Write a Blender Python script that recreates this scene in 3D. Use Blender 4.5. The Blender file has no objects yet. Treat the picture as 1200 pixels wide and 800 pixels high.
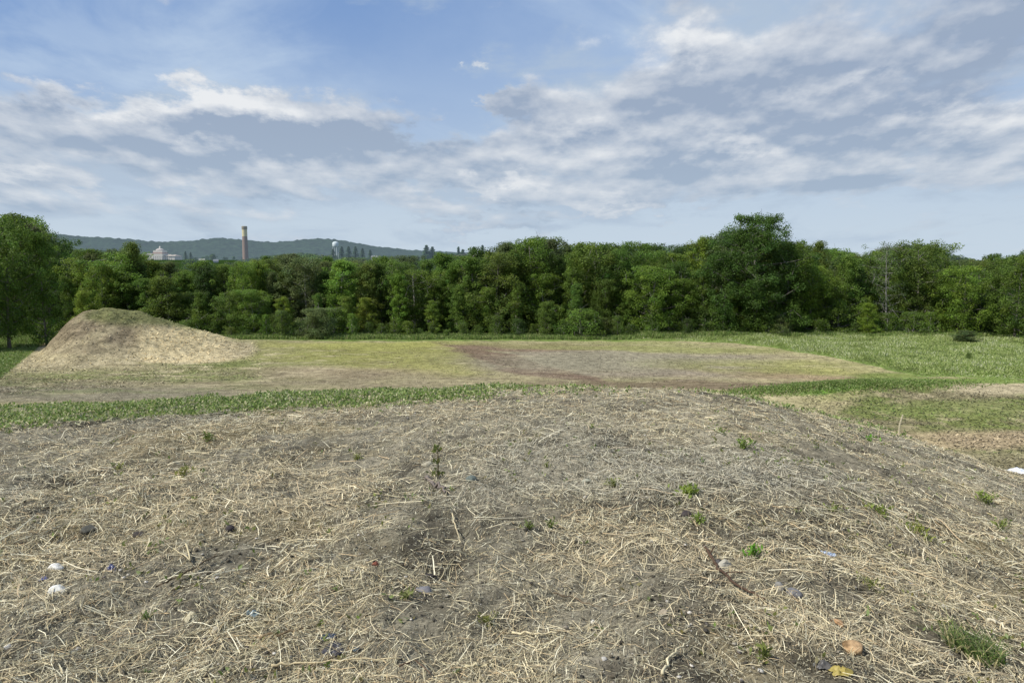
import bpy, math, numpy as np
from mathutils import Vector
R = math.radians
rng = np.random.default_rng(7)
scene = bpy.context.scene
COL = scene.collection

# ------------------------------------------------------------------ camera numbers
EYE = 10.0; PITCH = 6.25; F = 866.7
cp, sp = math.cos(R(PITCH)), math.sin(R(PITCH))
def project(x, y, z):
    """world -> photo pixels (1200 x 800)"""
    dz = z - EYE
    d = np.maximum(y*cp - dz*sp, 1e-3)
    up = y*sp + dz*cp
    return 600 + F*x/d, 400 - F*up/d
def ray(px, py):
    a = (px-600)/F; b = (400-py)/F
    v = np.array([a, cp + b*sp, -sp + b*cp])
    return v/np.linalg.norm(v)
def srgb(r, g, b, k=1.0):
    def f(c):
        c /= 255.0
        return (c/12.92 if c <= 0.04045 else ((c+0.055)/1.055)**2.4)*k
    return np.array([f(r), f(g), f(b)])

# ------------------------------------------------------------------ noise
def _h(ix, iy, s):
    n = (ix.astype(np.int64)*374761393 + iy.astype(np.int64)*668265263 + s*982451653) & 0xffffffff
    n = ((n ^ (n >> 13))*1274126177) & 0xffffffff
    n = (n ^ (n >> 16)) & 0xffffffff
    return n/4294967295.0
def vnoise(x, y, s=0):
    x = np.asarray(x, float); y = np.asarray(y, float)
    ix = np.floor(x); iy = np.floor(y); fx = x-ix; fy = y-iy
    fx = fx*fx*(3-2*fx); fy = fy*fy*(3-2*fy)
    a = _h(ix, iy, s); b = _h(ix+1, iy, s); c = _h(ix, iy+1, s); d = _h(ix+1, iy+1, s)
    return (a+(b-a)*fx)*(1-fy) + (c+(d-c)*fx)*fy
def fbm(x, y, s=0, o=4):
    t = 0; a = 1; n = 0
    for i in range(o):
        t = t + a*vnoise(x*2**i+17.3*i, y*2**i-9.1*i, s+i); n += a; a *= 0.5
    return t/n*2-1
def sstep(a, b, x):
    t = np.clip((x-a)/(b-a), 0, 1); return t*t*(3-2*t)

# ------------------------------------------------------------------ terrain
# crest of the mound the camera stands on: azimuth, depression of the crest, distance of the crest
_cr = [(-200,482,15),(0,480,15),(100,477,14.5),(200,472,14),(300,466,13.5),(400,462,13),(500,459,12.5),(600,456,12),
       (700,456,12),(800,459,12),(870,465,12.5),(940,482,13),(1000,498,13.5),(1060,513,14),(1120,532,14.5),(1200,560,15),(1400,600,16)]
_az, _dp, _rc = [], [], []
for a, b, c in _cr:
    v = ray(a, b); _az.append(math.atan2(v[0], v[1])); _dp.append(-v[2]/math.hypot(v[0], v[1])); _rc.append(c)
_az = np.array(_az); _dp = np.array(_dp); _rc = np.array(_rc)
_g = np.linspace(-math.pi, math.pi, 1441)
def _smooth(v):
    w = np.interp(_g, _az, v); k = np.hanning(23); k /= k.sum()
    return np.convolve(np.pad(w, 11, 'edge'), k, 'valid')
_gd = _smooth(_dp); _gr = _smooth(_rc)
XM = (140-600)/F*80
def terrain(x, y, fine=True):
    x = np.asarray(x, float); y = np.asarray(y, float)
    r = np.hypot(x, y)+1e-6; az = np.arctan2(x, y)
    d = np.interp(az, _g, _gd); rc = np.interp(az, _g, _gr)
    D = d*rc-1.62; p = 1+1.62/D
    k = D/rc**p
    # slope of the power curve limited to SL
    SL = 0.46
    rs = (SL/(k*p))**(1/(p-1))
    zr = np.where(r < rs, k*np.minimum(r, rs)**p, k*rs**p + SL*(r-rs))
    hum = EYE-1.62-zr
    # field
    base = 0.10*fbm(x/14, y/14, 5, 3)
    # spread earth mound on the left
    ux = 600+F*x/np.clip(y, 60, 100)+5*fbm(y/3, x/6, 8, 2)
    prof = np.interp(ux, [40, 52, 66, 82, 98, 125, 165, 200, 235, 270, 305, 350],
                         [0, 0.7, 1.9, 3.4, 4.3, 4.65, 4.15, 3.1, 1.9, 0.85, 0.2, 0])
    yc = 81+0.05*(ux-130)*0.6
    dy = (y-yc)/np.where(y < yc, 13.0, 9.0)
    dep = np.where(np.abs(dy) < 1, 0.5+0.5*np.cos(np.pi*np.clip(dy, -1, 1)), 0)
    lm = prof*dep*(1+0.10*fbm(x/2.2, y/2.2, 9, 4))+sstep(.2, 1.5, prof*dep)*(.16*(0.5-np.abs(fbm(x/.9+y*.12, y/5, 14, 4)))+.07*fbm(x/.4, y/.4, 15, 3))
    # low bank on the right in front of the meadow
    bx = x-26.5; by = y-57.5
    base = base + 0.45*np.exp(-(bx/6)**2-((by-0.25*bx)/1.8)**2)
    mead = sstep(0, 5, meadow_in(x, y))
    base = base + 0.35*mead
    base = base + 3.5*sstep(105, 180, y)*sstep(-20, 60, x) + (5+5.5*(1-sstep(-60, 20, x)))*sstep(240, 850, r)
    z = base+lm
    # smooth maximum with the near mound
    h = np.clip(0.5+0.5*(hum-z)/1.2, 0, 1)
    z = z*(1-h)+hum*h+1.2*h*(1-h)*0.5
    if fine:
        near = 1-sstep(18, 34, r)
        w = sstep(1.0, 3.0, r)
        z = z + near*w*(0.05*fbm(x/1.3, y/1.3, 23, 3)*np.clip(r/6, 0.4, 1) + 0.045*fbm(x/0.30, y/0.30, 31, 3) + 0.020*fbm(x/0.075, y/0.075, 41, 2))
        z = z + (1-near)*(0.03*fbm(x/0.9, y/0.9, 51, 3))*(1-sstep(120, 200, r))
    return z
# meadow outline: positive inside, metres from its front edge (approx)
_mp = [(740,398),(800,399.5),(860,402.5),(900,407),(950,415),(1000,424),(1040,434),(1080,441),(1140,443),(1200,444),(1300,444)]
_mx, _my = [], []
for a, b in _mp:
    v = ray(a, b); t = EYE/-v[2]; _mx.append(v[0]*t); _my.append(v[1]*t)
_mang = np.arctan2(_mx, _my); _mr = np.hypot(_mx, _my)
def meadow_in(x, y):
    az = np.arctan2(x, y); r = np.hypot(x, y)
    e = np.interp(az, _mang, _mr)
    o = r-e+0.8*fbm(x/3, y/3, 61, 2)
    return np.where((y < 0) | (az < _mang[0]), -5.0, o)
_TT = np.geomspace(1.5, 400, 1400); _HC = {}
def hit(px, py):
    """first terrain point met by the view ray through a photo pixel"""
    if (px, py) in _HC: return _HC[(px, py)]
    v = ray(px, py); q = v[None]*_TT[:, None]
    below = EYE+q[:, 2] <= terrain(q[:, 0], q[:, 1])
    i = int(np.argmax(below)) if below.any() else len(_TT)-1
    t = np.linspace(_TT[max(i-1, 0)], _TT[i], 12); q = v[None]*t[:, None]; h = terrain(q[:, 0], q[:, 1])
    j = int(np.argmax(EYE+q[:, 2] <= h)) if i else 0
    _HC[(px, py)] = (float(q[j, 0]), float(q[j, 1]), float(h[j])); return _HC[(px, py)]
def at(px, depth):
    """a spot on the terrain in the photo column px at forward distance depth"""
    x = (px-600)/F*depth*1.0
    return x, depth

# ------------------------------------------------------------------ mesh helpers
def mesh_np(name, V, faces, fs, mats, col=None, smooth=False, midx=None):
    """V (n,3), faces flat index array, fs = verts per face"""
    me = bpy.data.meshes.new(name)
    V = np.ascontiguousarray(V, np.float32); faces = np.ascontiguousarray(faces, np.int32).ravel()
    nf = len(faces)//fs
    me.vertices.add(len(V)); me.vertices.foreach_set('co', V.ravel())
    me.loops.add(len(faces)); me.loops.foreach_set('vertex_index', faces)
    me.polygons.add(nf); me.polygons.foreach_set('loop_start', np.arange(nf, dtype=np.int32)*fs)
    me.polygons.foreach_set('loop_total', np.full(nf, fs, np.int32))
    if smooth: me.polygons.foreach_set('use_smooth', np.ones(nf, bool))
    if midx is not None: me.polygons.foreach_set('material_index', midx.astype(np.int32))
    for m in (mats if isinstance(mats, (list, tuple)) else [mats]): me.materials.append(m)
    if col is not None:
        a = me.color_attributes.new('col', 'FLOAT_COLOR', 'POINT')
        c = np.ones((len(V), 4), np.float32); c[:, :3] = col
        a.data.foreach_set('color', c.ravel())
    me.update(calc_edges=True); me.validate()
    return me
def link(name, me, parent=None, label=None, cat=None, group=None, kind=None, loc=None):
    o = bpy.data.objects.new(name, me); COL.objects.link(o)
    if parent is not None: o.parent = parent
    if loc is not None: o.location = loc
    if label: o['label'] = label
    if cat: o['category'] = cat
    if group: o['group'] = group
    if kind: o['kind'] = kind
    return o
class MB:
    """small mesh collector (tri/quad/ngons) with colours"""
    def __init__(s): s.v = []; s.f = []; s.c = []
    def add(s, vs, fs, c=(1, 1, 1)):
        b = len(s.v); s.v += [tuple(map(float, q)) for q in vs]; s.c += [tuple(c)]*len(vs)
        s.f += [tuple(b+i for i in f) for f in fs]
    def box(s, x0, x1, y0, y1, z0, z1, c=(1, 1, 1)):
        s.add([(x0,y0,z0),(x1,y0,z0),(x1,y1,z0),(x0,y1,z0),(x0,y0,z1),(x1,y0,z1),(x1,y1,z1),(x0,y1,z1)],
              [(0,3,2,1),(4,5,6,7),(0,1,5,4),(1,2,6,5),(2,3,7,6),(3,0,4,7)], c)
    def tube(s, pts, rad, n=6, c=(1, 1, 1), cap=True):
        pts = [np.array(p, float) for p in pts]; vs = []; fs = []
        for i, p in enumerate(pts):
            t = pts[min(i+1, len(pts)-1)]-pts[max(i-1, 0)]; t /= (np.linalg.norm(t)+1e-9)
            a = np.array([1, 0, 0]) if abs(t[0]) < 0.8 else np.array([0, 1, 0])
            u = np.cross(t, a); u /= np.linalg.norm(u); w = np.cross(t, u)
            for k in range(n):
                q = 2*math.pi*k/n; vs.append(p+rad[i]*(u*math.cos(q)+w*math.sin(q)))
        for i in range(len(pts)-1):
            for k in range(n):
                fs.append((i*n+k, i*n+(k+1) % n, (i+1)*n+(k+1) % n, (i+1)*n+k))
        if cap: fs.append(tuple(range(n))[::-1]); fs.append(tuple((len(pts)-1)*n+k for k in range(n)))
        s.add(vs, fs, c)
    def lathe(s, prof, n=24, c=(1, 1, 1), cx=0, cy=0):
        vs = []; fs = []
        for r, z in prof:
            for k in range(n):
                q = 2*math.pi*k/n; vs.append((cx+r*math.cos(q), cy+r*math.sin(q), z))
        for i in range(len(prof)-1):
            for k in range(n): fs.append((i*n+k, i*n+(k+1) % n, (i+1)*n+(k+1) % n, (i+1)*n+k))
        fs.append(tuple(range(n))[::-1]); fs.append(tuple((len(prof)-1)*n+k for k in range(n)))
        s.add(vs, fs, c)
    def mesh(s, name, mat, smooth=False):
        me = bpy.data.meshes.new(name); me.from_pydata(s.v, [], s.f)
        a = me.color_attributes.new('col', 'FLOAT_COLOR', 'POINT')
        c = np.ones((len(s.v), 4), np.float32); c[:, :3] = s.c
        a.data.foreach_set('color', c.ravel())
        me.materials.append(mat)
        if smooth: me.polygons.foreach_set('use_smooth', np.ones(len(me.polygons), bool))
        me.update(); return me

# ------------------------------------------------------------------ materials
def nt(name):
    m = bpy.data.materials.new(name); m.use_nodes = True
    t = m.node_tree; t.nodes.clear(); return m, t
def N(t, typ, **k):
    n = t.nodes.new(typ)
    for a, b in k.items():
        if a in n.inputs and not hasattr(n, a): n.inputs[a].default_value = b
        else: setattr(n, a, b)
    return n
def mathn(t, op, a, b=None, c=None, clamp=False):
    n = t.nodes.new('ShaderNodeMath'); n.operation = op; n.use_clamp = clamp
    for i, q in enumerate((a, b, c)):
        if q is None: continue
        if isinstance(q, (int, float)): n.inputs[i].default_value = q
        else: t.links.new(q, n.inputs[i])
    return n.outputs[0]
def noise_n(t, vec, scale, detail=4, rough=0.55, dist=0.0):
    n = t.nodes.new('ShaderNodeTexNoise'); n.inputs['Scale'].default_value = scale
    n.inputs['Detail'].default_value = detail; n.inputs['Roughness'].default_value = rough; n.inputs['Distortion'].default_value = dist
    if vec is not None: t.links.new(vec, n.inputs['Vector'])
    return n.outputs['Fac']
def ramp(t, x, a, b, lo=0.0, hi=1.0, smooth=True):
    n = t.nodes.new('ShaderNodeMapRange'); n.interpolation_type = 'SMOOTHSTEP' if smooth else 'LINEAR'
    for i, q in enumerate((x, a, b, lo, hi)):
        if isinstance(q, (int, float)): n.inputs[i].default_value = q
        else: t.links.new(q, n.inputs[i])
    return n.outputs[0]
def mixc(t, fac, a, b, mode='MIX'):
    n = t.nodes.new('ShaderNodeMix'); n.data_type = 'RGBA'; n.blend_type = mode; n.clamp_factor = True
    for s, q in ((n.inputs[0], fac), (n.inputs[6], a), (n.inputs[7], b)):
        if isinstance(q, (int, float)): s.default_value = q
        elif isinstance(q, (tuple, list, np.ndarray)): s.default_value = (*[float(w) for w in q[:3]], 1)
        else: t.links.new(q, s)
    return n.outputs[2]
def scale_col(t, c, f):
    n = t.nodes.new('ShaderNodeVectorMath'); n.operation = 'SCALE'
    t.links.new(c, n.inputs[0])
    if isinstance(f, (int, float)): n.inputs['Scale'].default_value = f
    else: t.links.new(f, n.inputs['Scale'])
    return n.outputs[0]

def mat_ground():
    m, t = nt('ground_soil')
    at_ = N(t, 'ShaderNodeAttribute', attribute_name='col')
    tc = N(t, 'ShaderNodeTexCoord').outputs['Object']
    c = at_.outputs['Color']
    n1 = noise_n(t, tc, 55, 6, 0.75); n2 = noise_n(t, tc, 9, 6, 0.7); n3 = noise_n(t, tc, 1.3, 7, 0.75); n4 = noise_n(t, tc, 0.2, 5, 0.6)
    f = mathn(t, 'MULTIPLY', ramp(t, n1, 0.3, 0.7, 0.62, 1.38), ramp(t, n2, 0.3, 0.7, 0.72, 1.28))
    f = mathn(t, 'MULTIPLY', f, ramp(t, n3, 0.32, 0.68, 0.64, 1.34))
    f = mathn(t, 'MULTIPLY', f, ramp(t, n4, 0.3, 0.7, 0.88, 1.12))
    c = scale_col(t, c, f)
    b = N(t, 'ShaderNodeBsdfDiffuse'); b.inputs['Roughness'].default_value = 0.6
    t.links.new(c, b.inputs['Color'])
    bp = N(t, 'ShaderNodeBump'); bp.inputs['Strength'].default_value = 0.6; bp.inputs['Distance'].default_value = 0.02
    hh = mathn(t, 'ADD', mathn(t, 'MULTIPLY', n1, 0.5), mathn(t, 'MULTIPLY', n2, 1.2))
    t.links.new(hh, bp.inputs['Height']); t.links.new(bp.outputs[0], b.inputs['Normal'])
    o = N(t, 'ShaderNodeOutputMaterial'); t.links.new(b.outputs[0], o.inputs[0]); return m
def mat_attr(name, rough=0.8, transl=0.0, tint=False, noise=None, haze=None, spec=0.2):
    m, t = nt(name)
    c = N(t, 'ShaderNodeAttribute', attribute_name='col').outputs['Color']
    if tint:
        oi = N(t, 'ShaderNodeObjectInfo').outputs['Color']
        c = mixc(t, 1.0, c, oi, 'MULTIPLY')
    if noise:
        tc = N(t, 'ShaderNodeTexCoord').outputs['Object']
        c = scale_col(t, c, ramp(t, noise_n(t, tc, noise[0], 6, 0.7), 0.3, 0.7, 1-noise[1], 1+noise[1]))
    p = N(t, 'ShaderNodeBsdfPrincipled'); p.inputs['Roughness'].default_value = rough
    p.inputs['Specular IOR Level'].default_value = spec
    t.links.new(c, p.inputs['Base Color']); out = p.outputs[0]
    if noise and len(noise) > 2:
        bp = N(t, 'ShaderNodeBump'); bp.inputs['Strength'].default_value = 0.7; bp.inputs['Distance'].default_value = noise[2]
        t.links.new(noise_n(t, tc, noise[0], 6, 0.7), bp.inputs['Height']); t.links.new(bp.outputs[0], p.inputs['Normal'])
    if transl:
        tr = N(t, 'ShaderNodeBsdfTranslucent'); t.links.new(scale_col(t, c, 1.3), tr.inputs['Color'])
        mx = N(t, 'ShaderNodeMixShader'); mx.inputs[0].default_value = transl
        t.links.new(out, mx.inputs[1]); t.links.new(tr.outputs[0], mx.inputs[2]); out = mx.outputs[0]
    if haze is not None:   # air haze painted as an even bluish glow on far woods, hill and walls
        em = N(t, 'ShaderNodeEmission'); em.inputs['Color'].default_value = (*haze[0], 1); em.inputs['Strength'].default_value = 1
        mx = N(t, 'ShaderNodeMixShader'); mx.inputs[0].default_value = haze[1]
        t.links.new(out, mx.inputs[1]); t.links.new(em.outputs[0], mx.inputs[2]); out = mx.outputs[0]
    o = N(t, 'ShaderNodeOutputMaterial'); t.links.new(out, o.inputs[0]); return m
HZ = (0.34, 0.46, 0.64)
M = dict(
    ground=mat_ground(),
    straw=mat_attr('dry_straw', 0.65, 0.15, spec=0.3),
    leaf=mat_attr('tree_leaves', 0.6, 0.42, tint=True, spec=0.25),
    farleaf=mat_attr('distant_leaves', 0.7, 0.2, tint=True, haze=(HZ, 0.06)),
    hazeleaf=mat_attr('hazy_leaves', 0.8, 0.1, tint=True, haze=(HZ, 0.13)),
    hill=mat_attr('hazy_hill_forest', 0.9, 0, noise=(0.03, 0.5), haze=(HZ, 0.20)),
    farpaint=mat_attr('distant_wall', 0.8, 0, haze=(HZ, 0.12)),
    bark=mat_attr('bark', 0.9, 0, tint=True, noise=(3, 0.35)),
    weed=mat_attr('weed_leaves', 0.5, 0.3, spec=0.3),
    stone=mat_attr('stone', 0.85, 0, noise=(28, 0.3, 0.01)),
    twig=mat_attr('twig_wood', 0.85, 0, noise=(40, 0.3)),
    plastic=mat_attr('plastic_film', 0.35, 0.15, spec=0.5),
)

# ------------------------------------------------------------------ ground colours
K = 0.86
def C(r, g, b, k=K): return srgb(r, g, b, k)
def paint(x, y, z):
    n = len(x)
    px, py = project(x, y, z)
    r = np.hypot(x, y)
    wx = 26*fbm(x/6, y/6, 71, 4); wy = 3.2*fbm(x/5, y/5, 81, 4)
    qx = px+wx; qy = py+wy
    c = np.tile(C(158, 149, 112), (n, 1))
    def lay(m, col, amt=1.0):
        nonlocal c
        m = np.clip(m*amt, 0, 1)[:, None]; c = c*(1-m)+col*m
    def ell(cx, cy, rx, ry, rot=0.0, soft=0.5):
        dx = qx-cx; dy = qy-cy-rot*dx
        return 1-sstep(1-soft, 1+soft, np.sqrt((dx/rx)**2+(dy/ry)**2))
    f1 = fbm(x/3.0, y/3.0, 91, 5); f2 = fbm(x/1.1, y/1.1, 95, 4); f3 = fbm(x/9, y/9, 99, 3)
    lay(sstep(-0.1, 0.5, f1), C(172, 160, 124), 0.5)
    lay(sstep(0.0, 0.5, f3), C(142, 142, 92), 0.7)
    # lower band, brown-grey and green
    lay(ell(250, 452, 420, 16), C(150, 140, 110), 0.7)
    lay(ell(60, 462, 260, 9), C(140, 132, 112), 0.8)
    lay(ell(180, 440, 190, 7), C(132, 136, 84), 0.7)
    lay(ell(230, 425, 80, 5), C(122, 130, 76), 0.7)
    lay(ell(330, 415, 90, 8), C(148, 146, 92), 0.7)
    lay(ell(360, 404, 200, 4.5), C(152, 148, 96), 0.9)
    lay(ell(440, 405, 120, 5), C(158, 156, 90), 0.8)
    lay(ell(470, 418, 120, 12), C(146, 144, 84), 0.85)
    lay(ell(520, 432, 100, 8), C(152, 148, 92), 0.8)
    lay(ell(390, 437, 110, 7), C(150, 134, 110), 0.7)
    # dark bare patch
    lay(ell(735, 425, 200, 19, 0.02, 0.3), C(142, 130, 114), 0.9)
    lay(ell(720, 424, 140, 13, 0.0, 0.4), C(148, 140, 116), 0.9)
    lay(ell(700, 424, 90, 7, 0.0, 0.4), C(144, 138, 116), 0.8)
    lay(ell(600, 424, 90, 6, 0.22, 0.3), C(118, 100, 84), 0.9)
    lay(ell(650, 440, 60, 5, 0.15, 0.3), C(124, 106, 90), 0.8)
    lay(ell(640, 407, 120, 4, 0.0, 0.3), C(132, 112, 94), 0.9)
    lay(ell(800, 452, 190, 6, 0.0, 0.4), C(118, 104, 86), 0.85)
    lay(ell(850, 432, 70, 6, 0.02, 0.4), C(138, 124, 104), 0.8)
    lay(ell(960, 440, 90, 6, 0.02, 0.4), C(140, 122, 96), 0.8)
    lay(ell(930, 428, 100, 7, 0.03, 0.5), C(148, 144, 96), 0.85)
    lay(ell(800, 410, 120, 3.5, 0.03, 0.5), C(152, 148, 100), 0.8)
    lay(ell(980, 436, 40, 4, 0.0, 0.5), C(156, 152, 96), 0.8)
    lay(ell(940, 456, 60, 6, 0.0, 0.5), C(132, 128, 92), 0.7)
    lay(sstep(0.25, 0.6, f2)*ell(745, 428, 300, 26), C(120, 110, 96), 0.45)
    # small dark tyre-like scars and pale straw flecks
    lay(sstep(0.35, 0.6, fbm(x/5, y/0.9, 105, 3)), C(120, 108, 84), 0.55)
    lay(sstep(0.35, 0.6, fbm(x/4+40, y/0.8, 109, 3)), C(186, 174, 138), 0.55)
    lay(ell(330, 446, 330, 9, 0, .6)*sstep(-.2, .4, fbm(x/2.5, y/2.5, 221, 4)), C(146, 134, 110), .5)
    lay(ell(120, 452, 200, 10, 0, .6)*sstep(-.1, .4, fbm(x/3.1, y/1.4, 223, 4)), C(120, 124, 84), .6)
    lay(ell(735, 424, 150, 12, 0.0, .5), C(143, 136, 114), .8)
    lay(ell(905, 431, 120, 8, 0.03, .5)*sstep(-.4, .3, f1), C(142, 140, 88), .7)
    lay(ell(760, 408, 200, 3.5, 0.02, .5), C(140, 140, 90), .7)
    lay(ell(1050, 441, 45, 5, 0, .4), C(112, 124, 66), .9)
    # right-hand rough ground
    rt = sstep(0, 30, qx-(1030-(qy-440)*1.2))*sstep(440, 446, qy)
    lay(rt, C(126, 119, 90))
    lay(rt*sstep(-0.25, 0.35, f1), C(112, 122, 66), 0.8)
    lay(rt*sstep(0.15, 0.5, f2), C(164, 152, 120), 0.65)
    lay(ell(1180, 454, 70, 9, 0.0, 0.4), C(172, 160, 130), 0.85)
    lay(ell(1150, 478, 130, 9, 0.0, 0.4), C(120, 128, 76), 0.6)
    lay(ell(1120, 515, 120, 11, 0.0, 0.4), C(168, 150, 120), 0.8)
    lay(ell(1180, 535, 90, 6, 0.0, 0.4), C(140, 132, 102), 0.8)
    lay(ell(1000, 453, 65, 4.5, -0.13, 0.35), C(104, 130, 58), 0.95)
    lay(ell(1120, 446, 120, 2.5, 0.0, 0.35), C(112, 132, 66), 0.9)
    # distant edge strip and ground under the woods
    lay((1-sstep(398.5, 400.5, py+1.5*f2))*np.where(y < 93, sstep(285, 400, px+14*f1), 1), C(112, 130, 66))
    # earth mound on the left
    ux = 600+F*x/np.clip(y, 60, 100)
    hm = np.interp(ux, [40, 52, 66, 82, 98, 125, 165, 200, 235, 270, 305, 350], [0, .7, 1.9, 3.4, 4.3, 4.65, 4.15, 3.1, 1.9, .7, .1, 0])
    dy = (y-82)/13.0
    onm = sstep(0.1, 0.35, hm*(0.5+0.5*np.cos(np.pi*np.clip(dy, -1, 1))))
    lay(onm, C(188, 174, 138))
    lay(onm*sstep(0.0, 0.5, f2), C(150, 138, 104), 0.7)
    dark = 1-sstep(-6, 34, (qx-160)+(qy-392)*1.4)
    lay(onm*dark*sstep(-0.6, 0.1, f1), C(140, 126, 102), 0.9)
    lay(onm*dark*sstep(0.1, 0.5, f2), C(98, 90, 72), 0.7)
    lay(onm*(1-sstep(372, 384, qy-0.10*(qx-130)))*sstep(95, 125, qx), C(122, 124, 80), 0.85)
    lay(onm*sstep(180, 230, qx)*(1-sstep(396, 402, qy)), C(134, 136, 82), 0.7)
    # bright straw chute on the mound front
    lay(onm*sstep(150, 175, px)*(1-sstep(250, 290, px))*sstep(377, 386, py-0.08*(px-170)), C(214, 196, 152), 0.85)
    lay(ell(70, 418, 130, 17, 0, .5)*(1-onm*.6), C(184, 170, 134), 0.85)
    lay(sstep(.1, .4, fbm(x/1.6+9, y/.9, 211, 4))*ell(150, 425, 260, 26, 0, .5), C(196, 182, 146), .6)
    # grass in the left corner
    gl = sstep(-6, 6, (52-px)*0.8+(400-py)*1.0+4*f2)*(r > 45)
    lay(gl*(1-onm), C(98, 124, 52))
    # meadow soil
    lay(sstep(-0.3, 0.8, meadow_in(x, y)), C(118, 138, 70))
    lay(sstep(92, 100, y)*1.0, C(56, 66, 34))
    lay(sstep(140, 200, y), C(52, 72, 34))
    # near mound
    az = np.arctan2(x, y); rc = np.interp(az, _g, _gr)
    nm = 1-sstep(rc*1.25, rc*1.7, r)
    s = C(138, 131, 112)
    lay(nm, s)
    lay(nm*sstep(0.0, 0.5, fbm(x/1.5, y/1.5, 111, 4)), C(100, 94, 80), 0.85)
    lay(nm*sstep(0.1, 0.5, fbm(x/.45, y/.45, 113, 4)), C(72, 67, 58), 0.75)
    lay(nm*sstep(0.1, 0.6, fbm(x/1.1, y/1.1, 117, 4)), C(152, 138, 104), 0.7)
    gb = weedband(x, y)
    lay(gb*nm, C(82, 104, 48), 0.6)
    fl = np.clip(sstep(0.9, 1.15, r/rc)*(r < 40)*(az < 0.28), 0, 1)
    lay(fl*(1-sstep(rc*1.6, rc*2.2, r)), C(90, 112, 52), 0.7)
    return c
def weedband(x, y):
    """0..1: where the strip of low green weeds grows on the crest"""
    r = np.hypot(x, y); z = terrain(x, y, False); px, py = project(x, y, z)
    lo = np.interp(px, [-200, 0, 100, 200, 300, 400, 500, 600, 720, 840, 880, 930, 1050, 1100, 1400],
                       [512, 502, 495, 487, 483, 479, 471, 463, 456, 460, 470, 483, 515, 520, 600])
    e = lo+9*fbm(x/1.2, y/1.2, 121, 3)-py
    a = sstep(-9, 13, e)*(r < 24)*(y > 0)
    w = np.interp(px, [520, 640, 720, 800, 845, 870, 980, 1080], [1, .55, .22, .12, .2, .5, .45, 0])
    return a*w

# ------------------------------------------------------------------ ground sheet
def build_ground():
    az = np.concatenate([np.linspace(-180, -44, 60)[:-1], np.linspace(-44, 44, 860), np.linspace(44, 180, 60)[1:]])
    az = np.radians(az)
    r = np.concatenate([[0.02], np.geomspace(0.6, 1.6, 12), np.geomspace(1.6, 36, 640)[1:], np.geomspace(36, 105, 400)[1:], np.geomspace(105, 130, 20)[1:], np.geomspace(130, 6500, 70)[1:]])
    A, Rr = np.meshgrid(az, r)
    x = (Rr*np.sin(A)).ravel(); y = (Rr*np.cos(A)).ravel()
    z = terrain(x, y)
    col = paint(x, y, z)
    nr, na = len(r), len(az)
    i = np.arange((nr-1)*(na-1)); a = i // (na-1); b = i % (na-1); v0 = a*na+b
    F4 = np.stack([v0, v0+1, v0+na+1, v0+na], 1)[:, ::-1]
    me = mesh_np('ground', np.stack([x, y, z], 1), F4, 4, M['ground'], col, smooth=True)
    link('ground', me, kind='structure', label='straw covered mound and rough field with bare earth patches reaching to the woods')
build_ground()

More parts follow.
